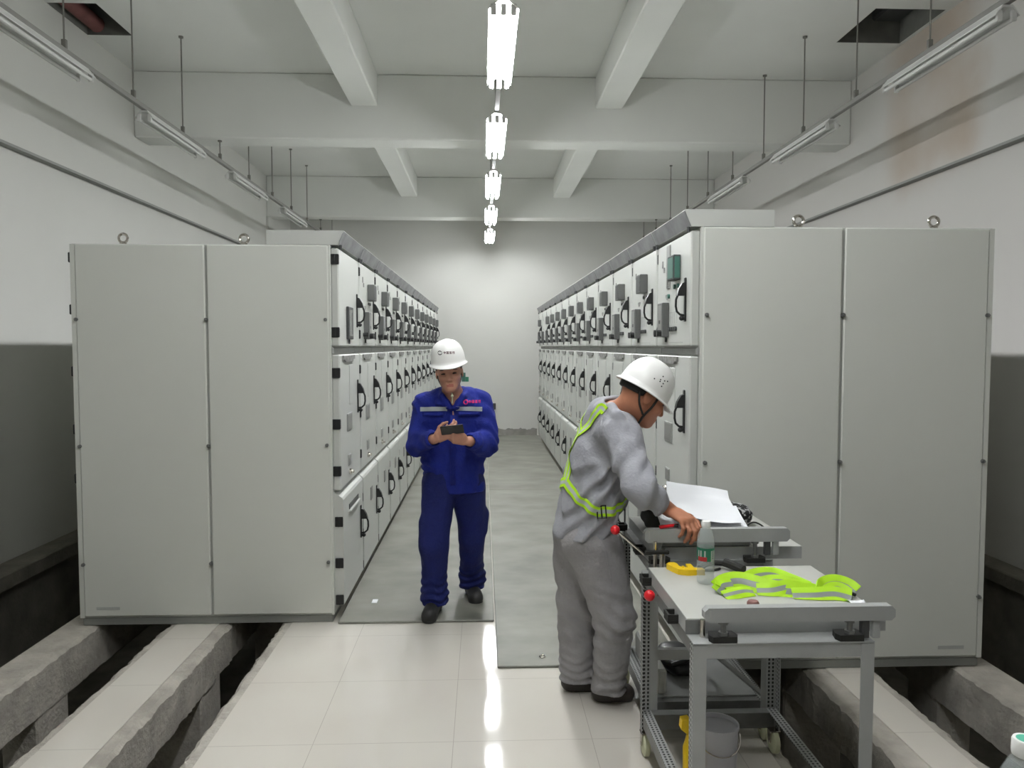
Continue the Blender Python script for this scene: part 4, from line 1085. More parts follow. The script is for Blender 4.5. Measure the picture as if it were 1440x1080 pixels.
class Head:
    nape = -0.03
    def __init__(s, c, f, u, sc=1.0):
        s.c = np.asarray(c, float); s.f = unit_(f); u = np.asarray(u, float); s.u = unit_(u-s.f*(u@s.f)); s.s = np.cross(s.u, s.f); s.k = sc
    def p(s, f, l, u): return s.c+(s.f*f+s.s*l+s.u*u)*s.k
    def R(s): return [s.f, s.s, s.u]
    def build(s, S):
        k = s.k; R = s.R()
        S.ell(s.p(-0.012, 0, 0.034), np.array((0.098, 0.077, 0.094))*k, R, 0.02)
        S.rc(s.p(0.028, 0, 0.0), s.p(0.05, 0, -0.075), 0.062*k, 0.044*k, 0.03, (s.s, 1.02))
        S.ell(s.p(0.018, 0, -0.055), np.array((0.06, 0.058, 0.045))*k, R, 0.03)
        S.ell(s.p(0.072, 0, -0.097), np.array((0.02, 0.024, 0.016))*k, R, 0.02)
        for l in (1, -1):
            S.ell(s.p(0.062, l*0.041, -0.026), np.array((0.028, 0.024, 0.024))*k, R, 0.018)
        S.rc(s.p(0.079, -0.036, 0.021), s.p(0.079, 0.036, 0.021), 0.0125*k, None, 0.015)
        for l in (1, -1): S.ell(s.p(0.098, l*0.032, 0.001), np.array((0.016, 0.02, 0.011))*k, R, 0.012, 's')
        S.rc(s.p(0.086, 0, 0.008), s.p(0.106, 0, -0.033), 0.0085*k, 0.0115*k, 0.012)
        for l in (1, -1): S.ell(s.p(0.094, l*0.0125, -0.037), np.array((0.011, 0.0085, 0.008))*k, R, 0.006)
        S.rc(s.p(0.088, -0.017, -0.064), s.p(0.088, 0.017, -0.064), 0.0075*k, None, 0.008)
        S.rc(s.p(0.086, -0.015, -0.074), s.p(0.086, 0.015, -0.074), 0.0078*k, None, 0.008)
        for l in (1, -1):
            S.ell(s.p(-0.006, l*0.079, -0.008), np.array((0.019, 0.009, 0.031))*k, R, 0.006)
            S.ell(s.p(-0.001, l*0.09, -0.004), np.array((0.009, 0.006, 0.016))*k, R, 0.005, 's')
    def details(s, root, closed=False):
        k = s.k
        for l in (1, -1):
            m = MB()
            a = [s.p(0.0835-0.006*abs(t), l*(0.032+0.0155*t), 0.001+0.0022*(1-t*t)) for t in (-1, -.5, 0, .5, 1)]
            m.tube(a, [0.002, 0.0042, 0.0048, 0.0042, 0.002], 8)
            P(m, 'eye', 'eye', root)
            m = MB(); a = [s.p(0.0905-0.013*abs(t)**2, l*(0.034+0.021*t), 0.024+0.004*(1-t*t)) for t in (-1, -.5, 0, .5, 1)]
            m.tube(a, [0.002, 0.0036, 0.0038, 0.003, 0.0015], 6)
            P(m, 'eyebrow', 'hair', root)
    def hair(s, root, parent=None):
        lo = s.c-0.16; hi = s.c+0.17
        S = SDF(lo, hi, 0.005)
        S.ell(s.p(-0.016, 0, 0.03), np.array((0.103, 0.0835, 0.1))*s.k, s.R(), 0.01)
        S.ell(s.p(-0.05, 0, -0.02), np.array((0.06, 0.066, 0.05))*s.k, s.R(), 0.02)
        S.plane(s.p(0, 0, s.nape), -s.u, 0.005)
        # cut away the face and ears
        S.ell(s.p(0.085, 0, -0.02), np.array((0.08, 0.12, 0.085))*s.k, s.R(), 0.006, 's')
        S.ell(s.p(0.0, 0.085, -0.02), np.array((0.03, 0.03, 0.042))*s.k, s.R(), 0.006, 's')
        S.ell(s.p(0.0, -0.085, -0.02), np.array((0.03, 0.03, 0.042))*s.k, s.R(), 0.006, 's')
        S.plane(s.p(0, 0, s.helm[0]+0.012), s.u, 0.004)
        S.warp(lambda x, y, z: 0.003*vnoise(x*160, y*160, z*60, 5))
        SP(S, 'hair', 'hair', root, 1, parent)
    def helmet(s, root, tilt=0.0, marks=None, holes=False):
        """hard hat shell with a rolled brim, front peak and low ridge; returns a bvh of the shell"""
        f = s.f*math.cos(tilt)-s.u*math.sin(tilt); u = s.u*math.cos(tilt)+s.f*math.sin(tilt); sd = s.s
        c = s.p(s.helm[2], 0, s.helm[0])
        k = s.k*s.helm[3]; nt, nr = 56, 26; rows = []
        for j in range(nr+1):
            v = j/nr
            row = []
            for i in range(nt):
                a = 2*PI*i/nt; ca, sa = math.cos(a), math.sin(a)
                Rf, Rs, H = 0.124*k, 0.107*k, s.helm[1]*k
                if v <= 0.8:
                    ph = (v/0.8)*PI/2*0.985; q = math.sin(ph)**0.78; h = H*math.cos(ph)**0.84
                    x, y = Rf*q*ca, Rs*q*sa
                    if v < 0.7: h += 0.005*k*math.exp(-((y/0.02)**2))*(1-v/0.7)**0.5
                else:
                    t = (v-0.8)/0.2; br = (0.013+0.03*max(0, ca)**3+0.006*max(0, -ca)**2)*k
                    x, y = (Rf+br*t)*ca, (Rs+br*t)*sa
                    h = H*0.02-0.008*k*t**1.3-0.012*k*t*max(0, ca)**3-0.01*k*t*max(0, -ca)**2
                row.append(c+f*x+sd*y+u*h)
            rows.append(row)
        m = MB(); vs = [rows[0][0]]+[p for r in rows[1:] for p in r]
        fs = [(0, 1+i, 1+(i+1) % nt) for i in range(nt)]
        for j in range(nr-1):
            for i in range(nt):
                fs.append((1+j*nt+i, 1+(j+1)*nt+i, 1+(j+1)*nt+(i+1) % nt, 1+j*nt+(i+1) % nt))
        m.add(vs, fs)
        h = P(m, 'helmet', 'helmet', root, smooth=1.2)
        md = h.modifiers.new('thickness', 'SOLIDIFY'); md.thickness = 0.004; md.offset = -1
        s.hel = (c, f, sd, u, BVHTree.FromPolygons([tuple(p) for p in vs], fs))
        s.helmet_obj = h
        return h
def project_flat(bvh, polys, o, eu, ev, n, off, depth=0.25):
    """lay 2-D polygons (in metres, along eu/ev around o) on a surface, looking along -n"""
    m = MB()
    o, eu, ev, n = [Vector(q) for q in (o, eu, ev, n)]
    for poly in polys:
        pts = []
        for (a, b) in poly:
            st = o+eu*a+ev*b+n*depth
            hit = bvh.ray_cast(st, -n, depth*2)
            p = hit[0] if hit[0] is not None else o+eu*a+ev*b
            nn = hit[1] if hit[1] is not None else n
            if nn.dot(n) < 0: nn = -nn
            pts.append(p+nn*off)
        m.add(pts, [tuple(range(len(pts)))])
    return m
def rect(x, y, w2, h2): return [(x-w2, y-h2), (x+w2, y-h2), (x+w2, y+h2), (x-w2, y+h2)]
def strips(x0, x1, y, h2, n=12, bend=0.0):
    return [[(x0+(x1-x0)*i/n, y-h2+bend*(i/n)), (x0+(x1-x0)*(i+1)/n, y-h2+bend*((i+1)/n)), (x0+(x1-x0)*(i+1)/n, y+h2+bend*((i+1)/n)), (x0+(x1-x0)*i/n, y+h2+bend*(i/n))] for i in range(n)]
def ring(cx, cy, r0, r1, a0=0, a1=2*PI, n=18):
    out = []
    for i in range(n):
        t0 = a0+(a1-a0)*i/n; t1 = a0+(a1-a0)*(i+1)/n
        out.append([(cx+r0*math.cos(t0), cy+r0*math.sin(t0)), (cx+r1*math.cos(t0), cy+r1*math.sin(t0)), (cx+r1*math.cos(t1), cy+r1*math.sin(t1)), (cx+r0*math.cos(t1), cy+r0*math.sin(t1))])
    return out
def glyphs(x, y, s):
    """four small block characters drawn with strokes"""
    w = s*0.09; out = []
    H = lambda cx, cy, l: out.append(rect(cx, cy, l*s/2, w)); V = lambda cx, cy, l: out.append(rect(cx, cy, w, l*s/2))
    cx = x
    H(cx, y+.25*s, .8); H(cx, y-.1*s, .8); V(cx-.36*s, y+.08*s, .4); V(cx+.36*s, y+.08*s, .4); V(cx, y, 1.0)
    cx += s*1.2
    H(cx, y+.44*s, .9); H(cx, y-.44*s, .9); V(cx-.42*s, y, .95); V(cx+.42*s, y, .95); H(cx, y+.2*s, .5); H(cx, y-.02*s, .5); H(cx, y-.24*s, .5); V(cx, y, .5)
    cx += s*1.2
    H(cx, y+.4*s, .9); H(cx, y+.1*s, .7); H(cx, y-.15*s, .7); H(cx, y-.42*s, .9); V(cx-.2*s, y, .8); V(cx+.2*s, y, .8)
    cx += s*1.2
    V(cx-.36*s, y, .95); H(cx-.3*s, y+.2*s, .35); H(cx+.15*s, y+.38*s, .6); H(cx+.15*s, y+.1*s, .6); H(cx+.15*s, y-.4*s, .6); V(cx+.15*s, y, .9)
    return out
def ribbon(bvh, pts, wd, off, mi=None, n=60, th=0.002, ns=None):
    """strap laid on a surface along a world-space path; across = 3 lanes, the middle one takes material 1"""
    pts = curve(pts, n); rows = []
    prs = []
    for p in pts:
        loc, nn, _, _ = bvh.find_nearest(p); prs.append((loc, nn))
    pp = [q[0]+q[1]*off for q in prs]
    for _ in range(3): pp = [pp[0]]+[(pp[i-1]+pp[i]+pp[i+1])/3 for i in range(1, len(pp)-1)]+[pp[-1]]
    # average normals
    nrm = []
    for i in range(len(prs)):
        a = Vector((0, 0, 0))
        for j in range(max(0, i-7), min(len(prs), i+8)): a += prs[j][1]
        nrm.append(a.normalized())
    P_ = []
    for i, p in enumerate(pp):
        loc, nn, _, _ = bvh.find_nearest(p); sd_ = (p-loc).dot(nn)
        P_.append(p+nrm[i]*max(0, off-sd_))
    for i in range(len(P_)):
        a = P_[max(0, i-2)]; b = P_[min(len(P_)-1, i+2)]
        t = (b-a).normalized(); sd = nrm[i].cross(t).normalized()
        row = []
        for q in (-0.5, -0.2, 0.2, 0.5):
            p = P_[i]+sd*q*wd
            loc, nn, _, dist = bvh.find_nearest(p)
            if (p-loc).dot(nn) < off*0.6 or dist < off*0.6: p = loc+nn*off*0.8
            row.append(p)
        rows.append((row, nrm[i]))
    m = MB(); vs = []
    for row, nn in rows: vs += row+[q-nn*th for q in row]
    fs = []; mis = []
    for i in range(len(rows)-1):
        a, b = i*8, (i+1)*8
        for j in range(3):
            fs.append((a+j, a+j+1, b+j+1, b+j)); mis.append(1 if j == 1 else 0)
            fs.append((a+4+j, b+4+j, b+5+j, a+5+j)); mis.append(0)
        fs.append((a, b, b+4, a+4)); mis.append(0); fs.append((a+3, a+7, b+7, b+3)); mis.append(0)
    m.v = [tuple(v) for v in vs]; m.f = fs; m.mi = mis
    return m

# ------------------------------------------------------------------ person in blue, facing the camera and reading a phone
X_, Y_, Z_ = V3(1, 0, 0), V3(0, 1, 0), V3(0, 0, 1)
def fabric(scale, amp, seed, st=(1, 1, 1)):
    return lambda x, y, z: amp*(vnoise(x*scale*st[0], y*scale*st[1], z*scale*st[2], seed)+0.5*vnoise(x*scale*2.1*st[0], y*scale*2.1*st[1], z*scale*2.1*st[2], seed+1))
def strap_tube(m, pts, r=0.004, n=16): m.tube(curve(pts, n), r, 6)
bp = thing('person', 'person in a blue work suit and white helmet looking at a phone', 'person', (-0.19, 4.72, 0.0))
hd = Head((-0.208, 4.63, 1.54), (0.02, -1, -0.10), (-0.10, 0, 1), 1.0)
S = SDF((-0.56, 4.26, 0.02), (0.2, 5.14, 1.72), 0.0048)
hd.build(S)
S.rc(hd.p(-0.02, 0, -0.06), (-0.19, 4.72, 1.35), 0.055, 0.062, 0.03)
S.rc((-0.187, 4.69, 1.40), (-0.187, 4.685, 1.28), 0.06, 0.068, 0.03)
S.rc((-0.19, 4.77, 0.88), (-0.19, 4.76, 1.05), 0.14, 0.13, 0.04, (Y_, 0.68)); S.rc((-0.19, 4.76, 1.05), (-0.187, 4.74, 1.27), 0.13, 0.145, 0.04, (Y_, 0.64))
S.rc((-0.345, 4.735, 1.325), (-0.03, 4.735, 1.325), 0.055, None, 0.05)
EL = {'R': ((-0.365, 4.735, 1.32), (-0.405, 4.69, 1.09), (-0.29, 4.475, 1.145)), 'L': ((-0.005, 4.735, 1.32), (0.02, 4.685, 1.085), (-0.085, 4.475, 1.13))}
for q in ('R', 'L'):
    a, b, c = EL[q]; S.rc(a, b, 0.05, 0.04, 0.03); S.rc(b, c, 0.042, 0.03, 0.02)
LG = {'R': ((-0.28, 4.75, 0.82), (-0.312, 4.65, 0.45), (-0.312, 4.70, 0.1)), 'L': ((-0.105, 4.79, 0.82), (-0.075, 4.84, 0.45), (-0.075, 5.0, 0.12))}
for q in ('R', 'L'):
    a, b, c = LG[q]; S.rc(a, b, 0.085, 0.058, 0.04); S.rc(b, c, 0.056, 0.04, 0.03); S.rc(c, (c[0], c[1]-0.08, 0.055), 0.032, 0.026, 0.02)
hand(S, (-0.283, 4.462, 1.15), (0.82, -0.30, 0.38), (-0.15, -0.85, -0.5), (-0.42, -0.15, 0.9), ((0.5, 0.75, 0.5), (0.55, 0.8, 0.5), (0.6, 0.85, 0.5), (0.65, 0.85, 0.5)), 0.1, thumb_in=0.3)
hand(S, (-0.098, 4.462, 1.135), (-0.88, -0.28, 0.22), (0.1, -0.8, -0.6), (0.15, -0.3, 0.93), ((0.55, 0.8, 0.5), (0.6, 0.85, 0.5), (0.65, 0.85, 0.5), (0.7, 0.85, 0.5)), 0.1, thumb_in=0.3)
def lipmask(h, nslot=1):
    def fn(C):
        q = C-h.c; f, l, u = q@h.f/h.k, q@h.s/h.k, q@h.u/h.k
        return ((np.abs(u+0.069) < 0.0085) & (np.abs(l) < 0.021) & (f > 0.07)).astype(int)
    return fn
SP(S, 'body', ['skin', 'lip'], bp, 1, matfn=lipmask(hd))
hd.helm = (0.058, 0.145, -0.004, 1.0)
hd.details(bp); hd.hair(bp)
h = hd.helmet(bp, 0.0)
c_, f_, s_, u_, hb = hd.hel
mk_o = V3(-0.208, 4.5, 1.655)
m = project_flat(hb, ring(-0.05, 0.005, 0.0085, 0.0135, 0.5, PI-0.5, 10)+ring(-0.05, 0.005, 0.0085, 0.0135, PI+0.5, 2*PI-0.5, 10)+ring(-0.05, 0.005, 0.0115, 0.0135), mk_o, X_, unit_((-0.1, 0, 1)), (0, -1, 0), 0.0012)
P(m, 'helmet_logo', 'ringprint', bp, parent=h, fix=False)
m = project_flat(hb, glyphs(-0.021, 0.0065, 0.0146), mk_o, X_, unit_((-0.1, 0, 1)), (0, -1, 0), 0.0012)
P(m, 'helmet_lettering', 'darkprint', bp, parent=h, fix=False)
m = MB(); strap_tube(m, [hd.p(0.0, 0.076, 0.03), hd.p(0.02, 0.068, -0.05), hd.p(0.045, 0.03, -0.108), hd.p(0.05, 0, -0.116), hd.p(0.045, -0.03, -0.108), hd.p(0.02, -0.068, -0.05), hd.p(0.0, -0.076, 0.03)], 0.0028, 30)
P(m, 'chin_strap', 'rubber', bp, parent=h)
m = MB(); strap_tube(m, [hd.p(0.058, 0.004, -0.121), hd.p(0.07, 0.006, -0.14), hd.p(0.068, 0.0, -0.185)], 0.004); m.sphere(hd.p(0.076, 0.005, -0.138), 0.009, 6)
P(m, 'strap_end', 'caster', bp, parent=h)

# trousers
S = SDF((-0.5, 4.42, 0.05), (0.12, 5.16, 0.96), 0.006)
S.rc((-0.235, 4.77, 0.86), (-0.145, 4.77, 0.86), 0.125, None, 0.05)
for q in ('R', 'L'):
    a, b, c = LG[q]; c = (c[0], c[1], c[2]-0.01)
    S.rc(a, b, 0.112, 0.087, 0.035); S.rc(b, c, 0.087, 0.078, 0.03)
    S.rc((c[0], c[1]-0.01, c[2]+0.03), (c[0], c[1]-0.015, c[2]), 0.087, 0.082, 0.02)
    S.rc((b[0]+(0.07 if q == 'L' else -0.05), b[1], 0.60), (b[0]+(0.065 if q == 'L' else -0.045), b[1], 0.5), 0.04, 0.035, 0.04)
S.warp(fabric(11, 0.018, 21, (1, 1, 0.6))); S.warp(lambda x, y, z: 0.006*np.sin(z*105+4*vnoise(x*9, y*9, z*4, 3)*4)*np.clip((0.34-z)/0.2, 0, 1))
S.plane((0, 0, 0.072), (0, 0, -1), 0.004)
SP(S, 'trousers', 'blue_shaded', bp, 2)
# jacket
S = SDF((-0.56, 4.36, 0.74), (0.18, 4.98, 1.5), 0.006)
S.rc((-0.19, 4.775, 0.80), (-0.19, 4.76, 1.05), 0.203, 0.182, 0.04, (Y_, 0.68)); S.rc((-0.19, 4.76, 1.05), (-0.187, 4.735, 1.26), 0.182, 0.185, 0.05, (Y_, 0.66))
S.rc((-0.335, 4.735, 1.325), (-0.04, 4.735, 1.325), 0.074, None, 0.06); S.rc((-0.275, 4.735, 1.375), (-0.10, 4.735, 1.375), 0.05, None, 0.05)
for q in ('R', 'L'):
    a, b, c = [np.array(t) for t in EL[q]]; S.rc(a, b, 0.08, 0.071, 0.04); S.rc(b, b+(c-b)*0.86, 0.073, 0.052, 0.03)
S.warp(fabric(13, 0.02, 31, (1, 1, 0.8)))
S.warp(lambda x, y, z: 0.005*np.sin((z*62+x*24)+5*vnoise(x*7, y*7, z*7, 9)*3)*(np.abs(x+0.19) > 0.14))
S.rc((-0.19, 4.71, 1.34), (-0.19, 4.70, 1.52), 0.066, 0.074, 0.012, op='s')
S.rc((-0.187, 4.585, 1.43), (-0.187, 4.60, 1.30), 0.062, 0.016, 0.012, op='s')
for sgn in (1, -1):
    xx = lambda d: -0.188+sgn*d
    pts = [(xx(0.0), 4.79, 1.425), (xx(0.06), 4.765, 1.425), (xx(0.085), 4.70, 1.415), (xx(0.066), 4.63, 1.39), (xx(0.02), 4.60, 1.325)]
    for i in range(4): S.rc(pts[i], pts[i+1], 0.02, 0.018, 0.012)
    S.rc(pts[2], (xx(0.09), 4.63, 1.35), 0.022, 0.014, 0.015); S.rc((xx(0.09), 4.63, 1.35), pts[4], 0.014, 0.014, 0.015)
for q in ('R', 'L'):
    a, b, c = [np.array(t) for t in EL[q]]; S.rc(b+(c-b)*0.95, c+(c-b)*0.3, 0.036, 0.04, 0.006, op='s')
S.rc((-0.188, 4.57, 1.45), (-0.188, 4.575, 1.335), 0.058, 0.02, 0.008, op='s')
S.plane((0, 4.72, 0.775), (0, 0.05, -1), 0.006)
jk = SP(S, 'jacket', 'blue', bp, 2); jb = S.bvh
fr = V3(0, -1, 0)
m = project_flat(jb, strips(-0.20, -0.03, 0.004, 0.0135, 14, 0.006), (-0.19, 4.6, 1.305), X_, Z_, fr, 0.002); P(m, 'reflective_strip', 'silver', bp, parent=jk, fix=False)
m = project_flat(jb, strips(0.024, 0.185, 0.012, 0.0135, 14, -0.008), (-0.19, 4.6, 1.305), X_, Z_, fr, 0.002); P(m, 'reflective_strip', 'silver', bp, parent=jk, fix=False)
m = project_flat(jb, ring(0.083, 0.051, 0.0085, 0.0155)+glyphs(0.108, 0.051, 0.0165), (-0.19, 4.6, 1.305), X_, Z_, fr, 0.002); P(m, 'chest_logo', 'pink', bp, parent=jk, fix=False)
def flap(x0, x1, y0, y1, nm, mm='blue', off=0.006):
    polys = strips(x0, x1, (y0+y1)/2, abs(y1-y0)/2, 10)
    mb = project_flat(jb, polys, (-0.19, 4.6, 1.305), X_, Z_, fr, off)
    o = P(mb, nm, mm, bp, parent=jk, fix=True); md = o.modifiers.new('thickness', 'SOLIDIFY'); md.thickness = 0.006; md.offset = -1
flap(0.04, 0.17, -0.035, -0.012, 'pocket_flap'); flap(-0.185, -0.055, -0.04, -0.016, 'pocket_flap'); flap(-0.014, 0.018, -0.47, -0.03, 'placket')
# shoes
for q, hl_, to in (('R', (-0.311, 4.73), (-0.334, 4.545)), ('L', (-0.076, 5.035), (-0.05, 4.865))):
    S = SDF((min(hl_[0], to[0])-0.08, to[1]-0.08, -0.002), (max(hl_[0], to[0])+0.08, hl_[1]+0.08, 0.17), 0.0042)
    S.rc((*hl_, 0.045), (*to, 0.036), 0.044, 0.046, 0.02); S.rc((*hl_, 0.05), (hl_[0], hl_[1]-0.02, 0.12), 0.044, 0.046, 0.03); S.rc((hl_[0]*0.6+to[0]*0.4, hl_[1]*0.6+to[1]*0.4, 0.075), (*to, 0.045), 0.036, 0.036, 0.03)
    S.warp(lambda x, y, z: -0.004*(z < 0.016))
    S.plane((0, 0, 0.0015), (0, 0, -1), 0.002); S.plane((0, 0, 0.145), (0, 0, 1), 0.004)
    SP(S, 'shoe', 'shoe', bp, 1)
# phone
c = Vector((-0.182, 4.405, 1.207)); e1 = Vector((0.985, -0.05, 0.1)).normalized(); nn = Vector((0.05, 0.75, 0.66)); nn = (nn-e1*nn.dot(e1)).normalized(); e2 = nn.cross(e1)
def obox(hx, hy, hz, cz=0.0, b=0.003):
    t = MB().box(-hx, -hy, -hz, hx, hy, hz, b); t.v = [tuple(c+e1*p[0]+e2*p[1]+nn*(p[2]+cz)) for p in t.v]; return t
ph = thing('mobile_phone', 'dark mobile phone held in both hands by the person in blue', 'phone', tuple(c))
P(obox(0.068, 0.036, 0.0042), 'phone_case', 'glass_case', ph); P(obox(0.0655, 0.0335, 0.0004, 0.0046, 0), 'screen', 'pale', ph)

# ------------------------------------------------------------------ person in grey, bent over the far trolley
gp = thing('person', 'person in grey work clothes, neon harness and white helmet leaning on a trolley', 'person', (0.53, 3.5, 0.0))
gh = Head((0.715, 3.29, 1.482), (0.85, 0.10, -0.50), (0.5, 0.02, 0.85), 1.06)
TS = [(0.475, 3.49, 0.80), (0.52, 3.465, 1.03), (0.565, 3.445, 1.2), (0.59, 3.425, 1.32)]
AR_ = {'R': ((0.60, 3.245, 1.325), (0.655, 3.06, 1.105), (0.80, 3.135, 0.998)), 'L': ((0.605, 3.61, 1.325), (0.68, 3.68, 1.1), (0.74, 3.55, 1.065))}
LG2 = {'R': ((0.505, 3.39, 0.80), (0.61, 3.40, 0.44), (0.597, 3.465, 0.1)), 'L': ((0.465, 3.56, 0.80), (0.455, 3.575, 0.44), (0.465, 3.595, 0.1))}
S = SDF((0.28, 2.94, 0.02), (0.98, 3.82, 1.70), 0.0048)
gh.build(S)
S.rc(gh.p(-0.03, 0, -0.05), (0.585, 3.40, 1.345), 0.056, 0.066, 0.03)
for i in range(3): S.rc(TS[i], TS[i+1], 0.13, 0.13, 0.04, (X_, 0.68))
S.rc((0.60, 3.27, 1.325), (0.605, 3.58, 1.325), 0.055, None, 0.04)
for q in ('R', 'L'):
    a, b, cc = AR_[q]; S.rc(a, b, 0.05, 0.042, 0.03); S.rc(b, cc, 0.044, 0.031, 0.02)
    a, b, cc = LG2[q]; S.rc(a, b, 0.09, 0.06, 0.04); S.rc(b, cc, 0.058, 0.042, 0.03); S.rc(cc, (cc[0]+0.04, cc[1], 0.06), 0.032, 0.026, 0.02)
hand(S, (0.803, 3.128, 0.998), (0.45, -0.85, -0.20), (0.18, -0.25, 0.95), (0.82, 0.55, 0.02), ((0.55, 0.75, 0.45), (0.65, 0.8, 0.45), (0.7, 0.85, 0.45), (0.75, 0.85, 0.45)), 0.05, sc=1.15)
hand(S, (0.748, 3.545, 1.055), (0.25, -0.95, -0.2), (0.05, -0.2, 1), (-0.95, -0.25, 0.0), (0.25, 0.3, 0.2), 0.15)
SP(S, 'body', ['skin2', 'lip'], gp, 1, matfn=lipmask(gh)); gb = S.bvh
gh.helm = (0.018, 0.15, -0.012, 0.92)
gh.details(gp); gh.nape = -0.012; gh.hair(gp)
h = gh.helmet(gp, 0.06)
c_, f_, s_, u_, hb = gh.hel
side = -gh.s if gh.s[1] > 0 else gh.s
vc = c_+f_*0.02+u_*0.05
m = MB()
for a, b in ((0, 0.026), (0.016, 0.014), (0.016, 0.0), (0.016, -0.014), (-0.002, 0.0), (-0.004, 0.008), (-0.03, -0.004), (0.03, 0.02)):
    o = Vector(vc+f_*(a-0.01)+u_*(b+0.012)); nd = Vector(side)
    hit = hb.ray_cast(o+nd*0.3, -nd, 0.6)
    if hit[0]: m.cyl(hit[0]-hit[1]*0.001 if hit[1].dot(nd) > 0 else hit[0]+hit[1]*0.001, hit[0]+nd*0.0012, 0.0032, 8)
P(m, 'vent_hole', 'dark', gp, parent=h)
m = MB(); sg = 1 if side@gh.s > 0 else -1
strap_tube(m, [gh.p(0.035, sg*0.079, 0.03), gh.p(0.03, sg*0.077, -0.03), gh.p(0.022, sg*0.066, -0.075), gh.p(0.03, sg*0.03, -0.118), gh.p(0.03, 0, -0.12)], 0.0055, 24)
strap_tube(m, [gh.p(-0.06, sg*0.07, 0.03), gh.p(-0.03, sg*0.077, -0.035), gh.p(0.015, sg*0.068, -0.075)], 0.0045, 16)
P(m, 'chin_strap', 'rubber', gp, parent=h)
m = MB(); m.tube([tuple(gh.p(-0.10*math.cos(a), 0.088*math.sin(a), 0.02)) for a in np.linspace(-1.1, 1.1, 16)], 0.006, 6)
P(m, 'suspension_band', 'cap_w', gp, parent=h)
# trousers
S = SDF((0.27, 3.16, 0.04), (0.8, 3.8, 0.92), 0.006)
S.rc((0.47, 3.43, 0.82), (0.47, 3.54, 0.82), 0.122, None, 0.06)
for q in ('R', 'L'):
    a, b, cc = LG2[q]; cc = (cc[0], cc[1], 0.085); S.rc(a, b, 0.125, 0.098, 0.04); S.rc(b, cc, 0.098, 0.088, 0.03)
S.warp(fabric(9, 0.022, 41, (1, 1, 0.7)))
S.warp(lambda x, y, z: 0.006*np.sin((z*70+x*30)+6*vnoise(x*8, y*8, z*6, 8)*2)*np.clip(1-np.abs(z-0.42)/0.25, 0, 1))
S.warp(lambda x, y, z: 0.006*np.sin(z*110+5*vnoise(x*9, y*9, z*4, 4)*3)*np.clip((0.28-z)/0.2, 0, 1))
S.plane((0, 0, 0.062), (0, 0, -1), 0.004)
gt = SP(S, 'trousers', 'greytr', gp, 2)
m = MB(); m.tube(curve([(0.545, 3.27, 0.79), (0.56, 3.255, 0.73), (0.575, 3.26, 0.66)], 12), 0.006, 6)
for i in range(len(m.v)):
    loc, nn, _, _ = S.bvh.find_nearest(Vector(m.v[i])); m.v[i] = tuple(loc+nn*0.002+(Vector(m.v[i])-loc)*0.15)
P(m, 'pocket_edge', 'greytr', gp, parent=gt)
# jacket
S = SDF((0.26, 2.94, 0.76), (0.86, 3.82, 1.52), 0.006)
RD = (0.212, 0.19, 0.185, 0.165)
for i in range(3): S.rc(TS[i], TS[i+1], RD[i], RD[i+1], 0.05, (X_, 0.70))
S.rc((0.595, 3.29, 1.325), (0.60, 3.56, 1.325), 0.08, None, 0.06); S.rc((0.58, 3.36, 1.38), (0.585, 3.47, 1.38), 0.058, None, 0.05)
for q in ('R', 'L'):
    a, b, cc = [np.array(t) for t in AR_[q]]; S.rc(a, b, 0.086, 0.07, 0.05); S.rc(b, b+(cc-b)*0.70, 0.07, 0.052, 0.03)
S.warp(fabric(10, 0.026, 51, (1, 1, 0.9)))
S.warp(lambda x, y, z: 0.008*np.sin((z*46-x*60)+6*vnoise(x*6, y*6, z*6, 12)*2)*np.clip((1.3-z)/0.15, 0, 1))
S.rc((0.58, 3.40, 1.36), gh.p(-0.05, 0, -0.02), 0.066, 0.078, 0.012, op='s')
nk = [gh.p(-0.095, 0, -0.115), gh.p(-0.075, sg*0.062, -0.13), gh.p(-0.03, sg*0.085, -0.16), gh.p(0.02, sg*0.06, -0.205)]
for i in range(3): S.rc(nk[i], nk[i+1], 0.024, 0.022, 0.014)
nk = [gh.p(-0.095, 0, -0.115), gh.p(-0.075, -sg*0.062, -0.13), gh.p(-0.03, -sg*0.085, -0.16), gh.p(0.02, -sg*0.06, -0.205)]
for i in range(3): S.rc(nk[i], nk[i+1], 0.024, 0.022, 0.014)
for q in ('R', 'L'):
    a, b, cc = [np.array(t) for t in AR_[q]]; S.rc(b+(cc-b)*0.88, cc+(cc-b)*0.4, 0.04, 0.044, 0.006, op='s')
S.plane((0.48, 3.45, 0.825), (0.08, 0.0, -1), 0.006)
gj = SP(S, 'jacket', 'greycl', gp, 2); jb = S.bvh
A1 = [(0.66, 3.30, 1.42), (0.598, 3.3, 1.412), (0.53, 3.30, 1.41), (0.47, 3.34, 1.362), (0.44, 3.42, 1.301)]
A2 = [(0.44, 3.42, 1.301), (0.424, 3.42, 1.219), (0.411, 3.42, 1.151), (0.397, 3.42, 1.067)]
A3 = [(0.397, 3.42, 1.067), (0.425, 3.33, 1.026), (0.476, 3.29, 0.993), (0.527, 3.27, 0.966), (0.607, 3.28, 0.979), (0.66, 3.36, 0.99)]
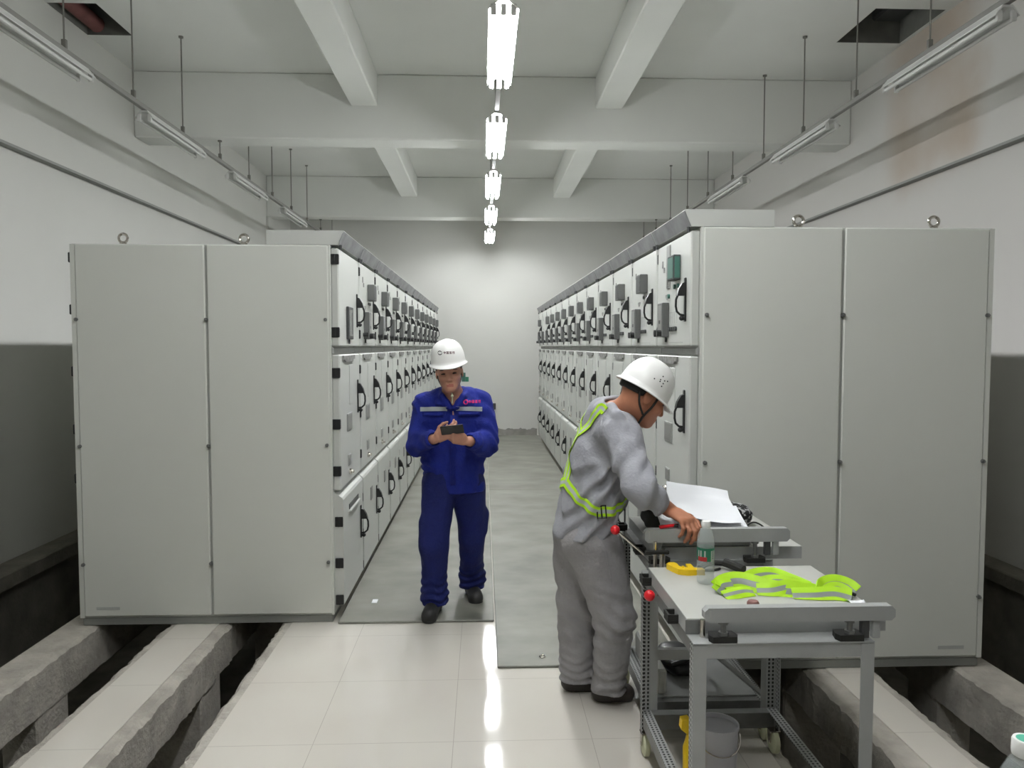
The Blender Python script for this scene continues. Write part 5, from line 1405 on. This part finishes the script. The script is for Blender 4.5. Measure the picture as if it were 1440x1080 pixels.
A4 = [(0.44, 3.42, 1.301), (0.46, 3.5, 1.35), (0.52, 3.56, 1.41), (0.60, 3.57, 1.41), (0.66, 3.56, 1.36)]
A5 = [(0.397, 3.42, 1.067), (0.41, 3.52, 1.02), (0.47, 3.62, 0.99), (0.57, 3.64, 0.97), (0.65, 3.56, 0.98)]
A6 = [(0.44, 3.46, 1.30), (0.422, 3.455, 1.219), (0.412, 3.45, 1.13), (0.40, 3.44, 1.06)]
har = None
for i, (A, w_) in enumerate(((A1, 0.042), (A2, 0.03), (A3, 0.044), (A4, 0.042), (A5, 0.044), (A6, 0.026))):
    mb = ribbon(jb, A, w_, 0.006)
    o = P(mb, 'harness_strap', ['neon', 'silver'], gp, 0.8, parent=har)
    if har is None: har = o
loc, nn, _, _ = jb.find_nearest(Vector((0.527, 3.26, 0.966)))
bk = MB(); t = Vector((1, 0, 0.05)); t = (t-nn*t.dot(nn)).normalized(); b2 = nn.cross(t)
q = loc+nn*0.012
cor = [q+t*0.02+b2*0.028, q-t*0.02+b2*0.028, q-t*0.02-b2*0.028, q+t*0.02-b2*0.028]
bk.tube(cor, 0.0042, 6, closed=True); bk.tube([q+b2*0.028, q-b2*0.028], 0.0035, 6)
P(bk, 'buckle', 'black', gp, parent=har)
for q, hl_, to in (('R', (0.56, 3.48), (0.682, 3.49)), ('L', (0.425, 3.6), (0.54, 3.605))):
    S = SDF((hl_[0]-0.08, min(hl_[1], to[1])-0.08, -0.002), (to[0]+0.08, max(hl_[1], to[1])+0.08, 0.15), 0.0042)
    S.rc((*hl_, 0.042), (*to, 0.034), 0.043, 0.044, 0.02); S.rc((hl_[0]+0.03, hl_[1], 0.06), (hl_[0]+0.03, hl_[1], 0.11), 0.043, 0.043, 0.03)
    S.plane((0, 0, 0.0015), (0, 0, -1), 0.002); S.plane((0, 0, 0.125), (0, 0, 1), 0.004)
    SP(S, 'shoe', 'shoeb', gp, 1)
m = MB().box(0.835, 3.05, 0.9585, 0.905, 3.075, 0.979, 0.004)
